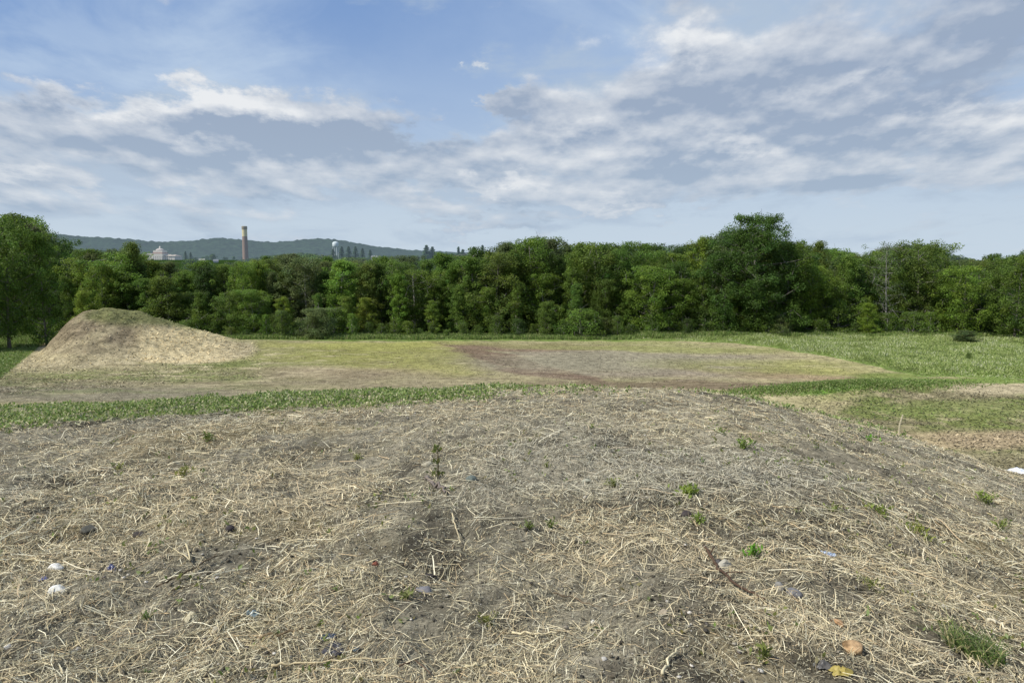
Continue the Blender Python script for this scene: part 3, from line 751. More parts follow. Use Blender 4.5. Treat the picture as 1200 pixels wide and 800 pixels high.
def stubble():
    g = np.random.default_rng(45); n = 330000
    az = g.uniform(-.68, .68, n); r = np.exp(g.uniform(math.log(24), math.log(104), n)); x = r*np.sin(az); y = r*np.cos(az)
    rc = np.interp(az, _g, _gr); d = fbm(x/1.5, y/1.5, 203, 4)
    rough = ((az > .38) & (r < 66)) | ((az < -.33) & (r > 66) & (r < 92))
    ok = (r > rc*1.9) & (meadow_in(x, y) < 0) & (y < 94) & (g.uniform(-.5, .9, n) < d+np.where(rough, .5, 0))
    x, y, r, d, rough = x[ok], y[ok], r[ok], d[ok], rough[ok]; n = len(x); z = terrain(x, y); c = paint(x, y, z)
    m = g.choice([.45, .62, .8, 1.25, 1.5, 1.75], n, p=[.18, .18, .14, .16, .18, .16]); m = 1+(m-1)*np.where(rough, 1.25, .85)
    c = c*m[:, None]; gr = (g.uniform(0, 1, n) < .22) & (c[:, 1] > c[:, 0]*.9); c[gr] = c[gr]*np.array([.72, .95, .6])
    L = g.uniform(.04, .17, n)*np.where(rough, 1.2, .85)*(r/70)**.5; a = g.uniform(0, 6.28, n); W = L*g.uniform(.18, .5, n); up = g.uniform(0, .6, n)*L
    t = np.stack([np.cos(a), np.sin(a), np.zeros(n)], 1); s2 = np.stack([-np.sin(a), np.cos(a), np.zeros(n)], 1)
    b = np.stack([x, y, z+.012], 1); e = b+t*L[:, None]; e[:, 2] += up
    V = np.stack([b-s2*W[:, None]*.5, b+s2*W[:, None]*.5, e+s2*W[:, None]*.5, e-s2*W[:, None]*.5], 1); V[:, 1, 2] += W*.3; V[:, 2, 2] += W*.3
    link('field_stubble', mesh_np('field_stubble', V.reshape(-1, 3), np.arange(n*4), 4, M['straw'], np.repeat(c, 4, 0)), kind='stuff', label='short stubble and litter scattered over the bare field and earth mound')
stubble()

# ------------------------------------------------------------------ trees
def cards(cen, nrm, size, g):
    n = len(cen)
    d = nrm+g.normal(0, .55, (n, 3)); d /= np.linalg.norm(d, axis=1)[:, None]+1e-9
    u = np.cross(d, g.normal(size=(n, 3))); u /= np.linalg.norm(u, axis=1)[:, None]+1e-9
    v = np.cross(d, u); s = (size*g.uniform(.55, 1.25, n))[:, None]
    return np.stack([cen-u*s*.5, cen+v*s*.36, cen+u*s*.5, cen-v*s*.36], 1).reshape(-1, 3)
def tree_meshes(seed, H=12.0, width=.5, low=.12, nlimb=26, leaf=.24, clump=.75, per=95, env='oval', lean=0.0, gap=0.0, trunk=.16, matl='leaf', sub=3):
    g = np.random.default_rng(seed); mb = MB()
    ph = g.uniform(0, 6.28, 3)
    def axis(t): return np.array([lean*H*t*t+.02*H*math.sin(3*t+ph[0]), .02*H*math.sin(2.6*t+ph[1]), t*H])
    ts = np.linspace(0, .93, 10); mb.tube([axis(t) for t in ts], [trunk*H/12*(1.25 if t == 0 else 1)*(1-t)**.8+.02 for t in ts], 7)
    def er(t):
        if env == 'oval': return max(.12, math.sin(math.pi*min(max((t-low*.5)/(1.04-low*.5), 0), 1))**.62)
        if env == 'egg': return max(.1, (1-t)**.5*min(1, .55+t*2.2))
        if env == 'vase': return max(.2, min(1, .25+t*1.15)*(1 if t < .8 else math.sqrt(max(0, 1-((t-.8)/.28)**2))))
        return 1
    cl = []
    for i in range(nlimb):
        t = low+(1-low)*((i+g.uniform(.1, .9))/nlimb)**.9; t = min(t, .97)
        a = i*2.4+g.normal(0, .5); rise = (.25+g.uniform(.1, .5)*(1.05-t))*er(t)*width*H
        t0 = max(.08, t-rise/H); b = axis(t0)
        Rm = er(min(t, 1))*width*H*g.uniform(.6, 1.05)*(1+.45*math.sin(2*a+ph[0]+5*t)*math.sin(7*t+ph[2]))
        e = axis(min(t, 1))+np.array([math.cos(a)*Rm, math.sin(a)*Rm, g.normal(0, .02*H)])
        e[2] = min(e[2], H*.95); m = (b+e)/2+np.array([math.cos(a), math.sin(a), 0])*.12*Rm
        q = trunk*H/12*.38*(1.15-t)
        mb.tube([b, m, e], [q, q*.6, .015], 5, cap=False)
        for j in range(sub):
            f = g.uniform(.22, 1.0); p = b*(1-f)**2+2*f*(1-f)*m+f*f*e
            o = g.normal(0, 1, 3)*np.array([.9, .9, .9])*clump*1.05*(H/12)
            cl.append((p+o, clump*g.uniform(.6, 1.25)*(H/12)))
            mb.tube([p, p+o*.9], [.03, .01], 4, cap=False)
        cl.append((e, clump*g.uniform(.7, 1.2)*(H/12)))
    cl.append((axis(.97), clump*.9*(H/12)))
    cs = np.array([c[0] for c in cl]); rs = np.array([c[1] for c in cl])
    keep = g.uniform(0, 1, len(cs)) >= gap; cs = cs[keep]; rs = rs[keep]
    cs[:, 2] = np.minimum(np.maximum(cs[:, 2], rs*.5), H-rs*.45)
    n = len(cs); d = g.normal(size=(n, per, 3)); d /= np.linalg.norm(d, axis=2)[..., None]
    rad = g.uniform(.35, 1.0, (n, per, 1))**.6*(1+.35*g.normal(size=(n, per, 1))*.5)
    P = cs[:, None]+d*rad*rs[:, None, None]*np.array([1, 1, .86])
    P = P.reshape(-1, 3); nr = d.reshape(-1, 3)*.7+np.array([0, 0, .45])
    ok = (P[:, 2] > .05) & (P[:, 2] < H*1.02); P = P[ok]; nr = nr[ok]
    tone = np.repeat(g.uniform(.72, 1.28, n), per)[ok]*g.uniform(.75, 1.25, len(P))
    hue = np.repeat(g.normal(0, .045, n), per)[ok]
    c = np.stack([tone*(1+hue*1.2), tone, tone*(1-hue)], 1)
    V = cards(P, nr, np.full(len(P), leaf*H/12), g)
    crown = mesh_np('crown', V, np.arange(len(V)), 4, M[matl], np.repeat(c, 4, 0))
    tr = mb.mesh('trunk', M['bark'], True)
    return tr, crown, H
def spruce_meshes(seed, H=14, wid=.17):
    g = np.random.default_rng(seed); mb = MB(); mb.tube([(0, 0, 0), (0, 0, H*.98)], [.2, .03], 7)
    P = []
    for i in range(36):
        t = .06+.92*i/36; Rm = (1-t)**.85*wid*H*g.uniform(.75, 1.1)+.12
        for j in range(9):
            a = g.uniform(0, 6.28); 
            for f in np.linspace(.15, 1, 9):
                P.append([math.cos(a)*Rm*f, math.sin(a)*Rm*f, t*H-.35*Rm*f+g.normal(0, .1)])
    P = np.array(P)+g.normal(0, .08, (len(P), 3)); nr = np.tile([0, 0, 1.0], (len(P), 1))+g.normal(0, .5, (len(P), 3))
    V = cards(P, nr, np.full(len(P), .42), g); tone = g.uniform(.7, 1.2, len(P))
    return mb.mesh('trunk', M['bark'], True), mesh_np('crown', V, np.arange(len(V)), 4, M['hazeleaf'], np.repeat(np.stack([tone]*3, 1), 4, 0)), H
PR = {}
PR['round'] = [tree_meshes(s, 12, .33, .08, 40, .21, .88, 120, 'oval', lean=g_) for s, g_ in ((101, .02), (102, -.03), (103, 0), (104, .03))]
PR['tall'] = [tree_meshes(s, 12, .165, .06, 44, .19, .62, 110, 'egg' if s % 2 else 'oval', lean=g_, sub=3) for s, g_ in ((111, .03), (112, -.02), (113, 0), (114, -.04))]
PR['egg'] = [tree_meshes(s, 12, .30, .03, 42, .21, .85, 115, 'egg') for s in (121, 122)]
PR['vase'] = [tree_meshes(s, 12, .28, .12, 38, .20, .80, 105, 'vase', gap=.05) for s in (131, 132)]
PR['oak'] = [tree_meshes(141, 16.5, .34, .06, 64, .145, .62, 170, 'oval', gap=.12, sub=5, trunk=.22)]
PR['bare'] = [tree_meshes(151, 12, .24, .18, 34, .15, .60, 46, 'vase', gap=.25, trunk=.11)]
PR['bush'] = [tree_meshes(s, 4, .55, .02, 26, .48, 1.9, 60, 'egg', trunk=.5, gap=.1) for s in (161, 162, 163)]
PR['willow'] = [tree_meshes(171, 4, .42, .04, 34, .34, 1.5, 170, 'oval', trunk=.4)]
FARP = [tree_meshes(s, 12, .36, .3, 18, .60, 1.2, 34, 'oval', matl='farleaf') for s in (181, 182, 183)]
SPR = [spruce_meshes(s, 14, w) for s, w in ((191, .19), (192, .14))]
tg = np.random.default_rng(99)
SHADES = {'mid': (C(86,112,44, .88), 'mid green'), 'dark': (C(62,88,36, .88), 'dark green'), 'light': (C(112,134,56, .88), 'light green'),
          'yellow': (C(124,142,54, .88), 'yellow green'), 'grey': (C(96,112,72, .88), 'grey green'), 'olive': (C(92,106,48, .88), 'olive green')}
def place(proto, x, y, h, shade, label, cat='tree', name='tree', wscale=1.0, group=None, bark=(.17, .155, .13), zoff=0.0):
    tr, cr, H = proto; s = h/H
    root = link(name, None, label=label, cat=cat, group=group)
    root.empty_display_size = .1
    root.location = (x, y, float(terrain(x, y, False))-.05+zoff); root.rotation_euler = (0, 0, tg.uniform(0, 6.28)); root.scale = (s*wscale, s*wscale, s)
    a = link('trunk', tr, root); a.color = (*bark, 1)
    b = link('crown', cr, root); v = tg.uniform(.95, 1.45); col = SHADES[shade][0]*v*np.array([tg.uniform(.95, 1.15), 1, tg.uniform(.75, 1.0)]); b.color = (*[float(q) for q in col], 1)
    return root
def top_h(px, ytop, depth):
    """tree height so that its top reaches pixel row ytop at that depth"""
    v = ray(px, ytop); t = depth/v[1]; return EYE+v[2]*t-float(terrain(*at2(px, depth), False))
def at2(px, depth):
    v = ray(px, 398); return v[0]/v[1]*depth, depth
SIL = [(-150,268),(-60,262),(0,256),(40,258),(62,275),(85,300),(110,292),(146,294),(158,289),(170,306),(262,307),(290,303),(350,295),(430,301),(500,298),(560,296),(600,288),(625,282),(660,292),
       (690,288),(760,285),(830,282),(880,276),(960,290),(1000,297),(1040,288),(1072,283),(1095,292),(1120,300),(1150,303),(1180,296),(1200,289),(1280,290),(1400,286)]
sx = [a for a, b in SIL]; sy = [b for a, b in SIL]
LM = [(-40,'the field corner'),(130,'the earth mound'),(291,'the tall chimney'),(374,'the rounded shrub'),(505,'the skyline conifer pair'),(625,'the pale central treetop'),(760,'the bare field patch'),(885,'the tallest oak'),(1040,'the thin grey tree'),(1130,'the low shrub'),(1230,'the right edge')]
ORD = ['first','second','third','fourth','fifth','sixth','seventh','eighth','ninth','tenth','eleventh','twelfth']
def name_row(items, rowname, noun):
    """items: list of px (sorted) with shade; label by ordinal from the nearest landmark on the left"""
    cnt = {}; out = []
    for px, sh in items:
        li = max(i for i, (lx, _) in enumerate(LM) if lx <= px or i == 0)
        cnt[li] = cnt.get(li, 0)+1
        out.append(f"{SHADES[sh][1]} {noun} in {rowname}, {ORD[min(cnt[li], 12)-1]} right of {LM[li][1]}")
    return out
SHADES = {'mid': (C(96,122,52, .86), 'mid green'), 'dark': (C(76,102,46, .78), 'dark green'), 'light': (C(112,138,58, .80), 'light green'),
          'yellow': (C(118,138,56, .80), 'yellow green'), 'grey': (C(104,120,76, .72), 'grey green'), 'olive': (C(98,118,54, .82), 'olive green')}
def row(depth0, djit, step, hmin, hmax, kinds, rowname, noun, shades, x0=-150, x1=1360, full=False, grp=None, skip=(), wsc=(.9, 1.15)):
    xs = []; p = x0
    while p < x1:
        p += step*tg.uniform(.7, 1.3); xs.append(p)
    shs = [tg.choice(shades) for _ in xs]; labs = name_row(list(zip(xs, shs)), rowname, noun)
    for px, sh, lab in zip(xs, shs, labs):
        if any(a <= px <= b for a, b in skip): continue
        dep = depth0+tg.uniform(-djit, djit); x, y = at2(px, dep)
        ys = float(np.interp(px, sx, sy))
        hs = top_h(px, ys, dep)
        h = hs*tg.uniform(.82, 1.07) if full else min(tg.uniform(hmin, hmax), hs*.95)
        kd = tg.choice(kinds); pr = PR[kd][tg.integers(len(PR[kd]))]
        place(pr, x, y, h, sh, lab, noun.split()[-1], 'shrub' if kd == 'bush' else 'tree', wscale=tg.uniform(*wsc)*(1+.25*math.sin(px*1.7)), group=grp, bark=tuple(np.array([.20, .185, .16])*tg.uniform(.5, 1.5)))
# placed rows of the wood edge
row(97.2, 1.6, 19, 1.0, 3.8, ['bush'], 'the wood edge', 'shrub', ['dark', 'mid', 'mid', 'olive', 'mid'], grp='shrubs along the foot of the wood', skip=((362, 386), (1105, 1150)))
row(100, 1.6, 31, 4.5, 10.5, ['egg', 'tall', 'tall', 'round', 'tall'], 'the front row', 'tree', ['mid', 'light', 'dark', 'olive', 'mid', 'mid', 'light', 'yellow'], grp='trees in the front row of the wood', wsc=(.9, 1.2))
row(104.5, 2, 21, 8.0, 12.5, ['tall', 'round', 'vase', 'tall', 'tall'], 'the second row', 'tree', ['mid', 'dark', 'olive', 'grey', 'mid', 'light'], grp='trees in the second row of the wood')
row(110, 2.5, 22, 0, 0, ['tall', 'tall', 'round'], 'the third row', 'tree', ['mid', 'olive', 'grey', 'light', 'mid'], full=True, grp='trees in the third row of the wood')
row(118, 3, 36, 0, 0, ['round', 'tall'], 'the back row', 'tree', ['dark', 'mid', 'olive', 'grey'], full=True, grp='trees in the back row of the wood')
# singled-out trees
def one(kind, idx, px, dep, ytop, shade, label, w=1.0, cat='tree', name='tree', bark=(.17, .155, .13)):
    x, y = at2(px, dep); return place(PR[kind][idx], x, y, top_h(px, ytop, dep), shade, label, cat, name, w, None, bark)
one('oak', 0, 885, 98, 251, 'dark', 'tallest broad dark green oak rising above the woods at the right', 1.1, name='oak_tree')
one('round', 1, 845, 99, 296, 'dark', 'dark round tree leaning against the left of the tallest oak', 1.0)
one('round', 2, 920, 99, 284, 'mid', 'round tree tucked under the right side of the tallest oak', 1.0)
one('bare', 0, 1036, 99, 283, 'grey', 'thin grey tree with bare pale limbs and sparse leaves at the right', 1.0, bark=(.24, .225, .20))
one('vase', 0, 1070, 101, 281, 'olive', 'tall wide olive tree right of the thin grey tree', 1.0)
one('round', 3, 1130, 96, 312, 'light', 'broad light green tree behind the low grey shrub at the right', 1.25)
one('round', 0, 1190, 92, 300, 'mid', 'broad green tree at the right edge of the photo', 1.1)
one('egg', 0, 1015, 96.5, 355, 'yellow', 'small yellow green tree at the wood edge under the thin grey tree', 1.3)
one('vase', 1, 14, 84, 254, 'mid', 'big leafy tree at the far left edge, taller than its neighbours', .8)
one('egg', 0, 54, 87, 274, 'mid', 'big leafy tree just left of the earth mound', .68)
one('tall', 1, -30, 82, 262, 'light', 'leafy tree half out of view at the left edge', 1.2)
one('egg', 1, 102, 96, 341, 'yellow', 'small yellow green tree directly behind the earth mound', 1.0)
one('tall', 2, 160, 104, 284, 'olive', 'slender tree poking up left of the distant white building', .8)
one('round', 3, 625, 106, 281, 'light', 'pale green rounded treetop standing proud at the centre', 1.1)
one('round', 1, 765, 99, 312, 'light', 'broad light green tree at the centre right of the wood edge', 1.3)
one('willow', 0, 374, 95.0, 361, 'grey', 'rounded grey green shrub standing at the foot of the wood left of centre', 1.25, 'shrub', 'shrub')
one('willow', 0, 1130, 88, 387, 'grey', 'low mounded grey shrub at the meadow edge at the right', 2.3, 'shrub', 'shrub')
one('bush', 1, 1136, 71, 413, 'mid', 'small dark green bush standing in the meadow', .8, 'bush', 'bush')
one('bush', 0, 914, 95, 370, 'grey', 'grey green bush under the tallest oak', 1.2, 'bush', 'bush')

# trees just beyond the edge, then the far-off wood as one mass per depth band
def far_trees(lst, protos, shade_list, lab, grp, name='tree'):
    for (px, dep, yt) in lst:
        x, y = at2(px, dep); h = top_h(px, yt, dep)
        if h < 3: continue
        place(protos[tg.integers(len(protos))], x, y, h, tg.choice(shade_list), lab, 'tree', name, tg.uniform(.9, 1.2), grp)
lst = []
for dep, st in ((135, 42), (160, 38)):
    p = -120
    while p < 1330:
        p += st*tg.uniform(.7, 1.3); lst.append((p, dep+tg.uniform(-6, 6), float(np.interp(p, sx, sy))+tg.uniform(-1, 6) + (0 if p > 560 else 1)))
far_trees([q for q in lst if not 868 < q[0] < 905], PR['round']+PR['tall'], ['mid', 'dark', 'olive', 'grey'], 'rounded treetop showing over the back of the wood', 'treetops beyond the back row')
def woodland(d0, d1, n, mat, shade, name, label, seed, pxr=(-300, 1500)):
    g = np.random.default_rng(seed); VV = []; CC = []
    px = g.uniform(*pxr, n); dep = np.sort(g.uniform(d0, d1, n))
    pc = []
    for tr, cr, H in FARP:
        a = np.zeros(len(cr.vertices)*3, np.float32); cr.vertices.foreach_get('co', a)
        c = np.zeros(len(cr.vertices)*4, np.float32); cr.color_attributes['col'].data.foreach_get('color', c)
        pc.append((a.reshape(-1, 3), c.reshape(-1, 4)[:, :3]))
    for i in range(n):
        x, y = at2(px[i], dep[i])
        if 1 and 178 < px[i] < 262 and dep[i] > 620: pass
        z = float(terrain(x, y, False)); V, c = pc[g.integers(3)]; s = g.uniform(.75, 1.15); a = g.uniform(0, 6.28)
        sz = s*np.array([1.2, 1.2, .95])
        if 158 < px[i] < 222 and dep[i] > 330: continue
        lim = EYE+(305-float(np.interp(px[i], sx, sy)))/F*dep[i]-z; sz = sz*min(1, max(.3, lim/12.4/s)) if px[i] > 262 or px[i] < 150 else sz*.8
        if 160 < px[i] < 262 and dep[i] > 380: sz = sz*(.45 if px[i] < 222 else .6)
        W = V*sz; X = W[:, 0]*math.cos(a)-W[:, 1]*math.sin(a)+x; Y = W[:, 0]*math.sin(a)+W[:, 1]*math.cos(a)+y
        VV.append(np.stack([X, Y, W[:, 2]+z], 1)); CC.append(c*g.uniform(.75, 1.2)*np.array([g.uniform(.85, 1.2), 1, 1])*shade)
    V = np.concatenate(VV); c = np.concatenate(CC)
    o = link(name, mesh_np(name, V, np.arange(len(V)), 4, mat, c), kind='stuff', label=label); o.color = (1, 1, 1, 1)
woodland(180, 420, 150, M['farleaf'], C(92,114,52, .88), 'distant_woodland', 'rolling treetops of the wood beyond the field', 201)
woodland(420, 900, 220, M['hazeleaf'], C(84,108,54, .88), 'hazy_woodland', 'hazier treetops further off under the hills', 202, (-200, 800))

# conifers on the skyline
for (px, dep, yt, pi, lab) in [
 (501,420,286,0,'dark spiky conifer on the skyline, left one of the pair left of centre'),
 (508,422,288,0,'dark spiky conifer on the skyline, right one of the pair left of centre'),
 (538,430,288,1,'narrow conifer on the skyline, first of the small group at the centre'),
 (543,428,291,0,'short conifer on the skyline, touching the first narrow one at the centre'),
 (556,430,288,1,'narrow conifer on the skyline, left of the two right-hand spires'),
 (566,430,286,1,'narrow conifer on the skyline, right of the two right-hand spires'),
 (403,640,288,0,'dark conifer directly right of the white water tower'),
 (411,645,288,0,'dark conifer, second right of the white water tower'),
 (419,650,288,0,'dark conifer, third right of the white water tower'),
 (427,640,290,0,'dark conifer, fourth right of the white water tower'),
 (436,660,292,0,'dark conifer, last of the row right of the white water tower'),
 (393,630,291,0,'dark conifer in front of the white water tower'),
 (222,880,294,0,'dark tree close against the right end of the white building'),
 (228,900,295,0,'dark tree second to the right of the white building')]:
    x, y = at2(px, dep); place(SPR[pi], x, y, top_h(px, yt, dep), 'dark', lab, 'conifer', 'conifer_tree', 1.9 if pi == 0 else 1.35, 'conifers on the skyline')

# ------------------------------------------------------------------ hills
def hills(name, dist, sil, amp, seed, col, label):
    g = np.random.default_rng(seed); pxs = np.linspace(-700, 1900, 1400); rows = 26
    V = []
    ys = np.interp(pxs, [a for a, b in sil], [b for a, b in sil]); k = np.hanning(41); k /= k.sum(); ys = np.convolve(np.pad(ys, 20, 'edge'), k, 'valid')
    for j in range(rows):
        f = j/(rows-1); dep = dist*(.62+.38*f) if True else 0
        for i, p in enumerate(pxs):
            v = ray(p, ys[i]); ht = EYE+v[2]/v[1]*dist
            x = v[0]/v[1]*dep; V.append((x, dep, ht*(f**1.4)-8*(1-f)))
    V = np.array(V); n = len(pxs)
    V[:, 2] += amp*fbm(V[:, 0]/dist*260, V[:, 1]/dist*90, seed, 4)*np.clip(V[:, 2]/30, 0, 1)*1.0+ .12*V[:, 2]*fbm(V[:, 0]/dist*14, V[:, 1]/dist*8, seed+9, 3)*(1-np.repeat(np.linspace(0, 1, rows), n))
    i = np.arange((rows-1)*(n-1)); b = (i//(n-1))*n+i % (n-1); Fc = np.stack([b, b+1, b+n+1, b+n], 1)
    c = np.tile(col, (len(V), 1))*(1+.35*fbm(V[:, 0]/dist*200, V[:, 1]/dist*60, seed+3, 4))[:, None]
    link(name, mesh_np(name, V, Fc, 4, M['hill'], c, smooth=False), kind='structure', label=label)
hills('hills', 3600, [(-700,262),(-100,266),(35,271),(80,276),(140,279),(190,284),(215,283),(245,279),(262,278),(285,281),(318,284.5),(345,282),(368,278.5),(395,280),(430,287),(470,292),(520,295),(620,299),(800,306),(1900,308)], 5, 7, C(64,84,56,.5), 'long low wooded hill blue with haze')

# ------------------------------------------------------------------ far buildings
def emp(name, x, y, z, label, cat, rz=0):
    o = link(name, None, label=label, cat=cat, loc=(x, y, z)); o.rotation_euler = (0, 0, rz); return o
# chimney
D = 600; x, y = at2(291.5, D); z = float(terrain(x, y, False)); v = ray(291.5, 265); top = EYE+v[2]/v[1]*D-z; w = 2.9/F*D
ch = emp('factory_chimney', x, y, z, 'tall round brick chimney with a buff top rising over the woods', 'chimney')
cut = EYE+ray(291.5, 277)[2]/ray(291.5, 277)[1]*D-z
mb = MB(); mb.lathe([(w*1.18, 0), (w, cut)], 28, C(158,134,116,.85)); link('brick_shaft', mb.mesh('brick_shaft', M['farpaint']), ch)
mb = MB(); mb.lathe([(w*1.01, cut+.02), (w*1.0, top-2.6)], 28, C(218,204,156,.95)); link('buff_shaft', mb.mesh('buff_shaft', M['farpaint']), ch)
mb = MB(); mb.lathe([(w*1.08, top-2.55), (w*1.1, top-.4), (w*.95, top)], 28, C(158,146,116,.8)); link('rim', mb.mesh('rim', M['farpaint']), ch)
# white building with central cupola, seen at an angle
D = 900; x, y = at2(191, D); z = float(terrain(x, y, False))
u = .88*D/F   # metres per photo pixel at that distance, a little reduced
roofz = EYE+ray(191, 298.5)[2]/ray(191, 298.5)[1]*D-z
wb = emp('institution_building', x, y, z, 'long white building with a central domed cupola far off on the left', 'building', R(0))
WH = C(222,214,198,.95); RF = C(176,166,150,.85); RT = C(168,122,104,.85)
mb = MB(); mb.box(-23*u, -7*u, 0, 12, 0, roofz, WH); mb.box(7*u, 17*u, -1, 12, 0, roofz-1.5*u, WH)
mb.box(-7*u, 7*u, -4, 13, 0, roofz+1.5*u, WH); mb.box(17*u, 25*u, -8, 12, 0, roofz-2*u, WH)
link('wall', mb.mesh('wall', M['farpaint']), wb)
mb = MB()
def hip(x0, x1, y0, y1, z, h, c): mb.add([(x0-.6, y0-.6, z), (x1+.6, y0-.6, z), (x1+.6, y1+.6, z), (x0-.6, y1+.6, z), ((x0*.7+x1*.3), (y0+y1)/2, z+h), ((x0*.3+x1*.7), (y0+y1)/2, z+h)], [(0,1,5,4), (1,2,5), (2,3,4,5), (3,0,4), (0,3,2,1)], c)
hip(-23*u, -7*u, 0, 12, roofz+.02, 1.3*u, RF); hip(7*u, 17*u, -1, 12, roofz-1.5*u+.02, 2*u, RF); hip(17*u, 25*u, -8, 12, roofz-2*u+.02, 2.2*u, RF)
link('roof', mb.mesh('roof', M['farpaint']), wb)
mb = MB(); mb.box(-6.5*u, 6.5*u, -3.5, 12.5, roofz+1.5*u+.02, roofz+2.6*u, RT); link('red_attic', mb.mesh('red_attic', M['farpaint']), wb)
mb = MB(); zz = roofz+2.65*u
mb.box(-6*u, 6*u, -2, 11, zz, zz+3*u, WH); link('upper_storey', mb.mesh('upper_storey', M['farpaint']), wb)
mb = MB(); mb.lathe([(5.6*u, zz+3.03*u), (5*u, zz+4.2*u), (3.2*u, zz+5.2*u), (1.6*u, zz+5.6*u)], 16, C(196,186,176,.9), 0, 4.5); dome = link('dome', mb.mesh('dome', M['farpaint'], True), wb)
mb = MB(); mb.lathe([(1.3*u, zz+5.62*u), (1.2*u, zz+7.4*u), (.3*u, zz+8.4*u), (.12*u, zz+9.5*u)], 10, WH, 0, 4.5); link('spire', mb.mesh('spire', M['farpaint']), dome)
for i in range(16):
    xx = -22*u+i*(45*u)/16
    if abs(xx) < 7.5*u: yy = -4.03
    elif xx > 17*u: yy = -8.03
    elif xx > 7*u: yy = -1.03
    else: yy = -.03
    for lv in (2.6, 5.2):
        mb = MB(); mb.box(xx, xx+.75*u, yy-.05, yy, roofz-lv*u-1.3*u, roofz-lv*u, C(92,92,92,.8)); link('window', mb.mesh('window', M['farpaint']), wb)
# water tower
D = 760; x, y = at2(396, D); z = float(terrain(x, y, False)); u = D/F
t1 = EYE+ray(396, 283)[2]/ray(396, 283)[1]*D-z
wt = emp('water_tower', x, y, z, 'white water tower tank standing above the far conifers', 'water tower')
mb = MB(); mb.lathe([(3.0*u, t1-6.4*u), (3.5*u, t1-5.8*u), (3.5*u, t1-1.6*u), (2.6*u, t1-.6*u), (.5*u, t1)], 24, C(214,222,220,.9)); link('tank', mb.mesh('tank', M['farpaint'], True), wt)
for k in range(4):
    a = k*math.pi/2+.6; mb = MB(); mb.tube([(3.6*u*math.cos(a), 3.6*u*math.sin(a), 0), (3.2*u*math.cos(a), 3.2*u*math.sin(a), t1-6.9*u)], [.4, .4], 8, C(200,204,202)); link('leg', mb.mesh('leg', M['farpaint']), wt)
# small houses
def house(px, D, yr, wpx, lab, wc, rc):
    x, y = at2(px, D); z = float(terrain(x, y, False)); u = D/F; h = EYE+ray(px, yr)[2]/ray(px, yr)[1]*D-z
    o = emp('house', x, y, z, lab, 'house', R(20)); w = wpx*u/2; e = h-w*.7
    mb = MB(); mb.box(-w, w, -5, 5, 0, e, wc); link('wall', mb.mesh('wall', M['farpaint']), o)
    mb = MB(); mb.add([(-w-.3,-5.4,e+.02),(w+.3,-5.4,e+.02),(w+.3,5.4,e+.02),(-w-.3,5.4,e+.02),(-w-.3,0,h),(w+.3,0,h)], [(0,1,5,4),(2,3,4,5),(1,2,5),(3,0,4),(0,3,2,1)], rc); link('roof', mb.mesh('roof', M['farpaint']), o)
    for k in (-.5, .3):
        mb = MB(); mb.box(w*k, w*k+1.2, -5.06, -5.01, e-2.6, e-1.2, C(80,84,90)); link('window', mb.mesh('window', M['farpaint']), o)
house(241, 560, 303, 6, 'small cream house among the trees between the white building and the chimney', C(196,188,156), C(150,148,136))
house(257, 620, 304, 5, 'small white house with a grey roof, just left of the chimney', C(176,178,172), C(120,122,122))
house(441, 560, 299.5, 6, 'small white house among trees right of the far conifers', C(196,198,194), C(140,142,140))

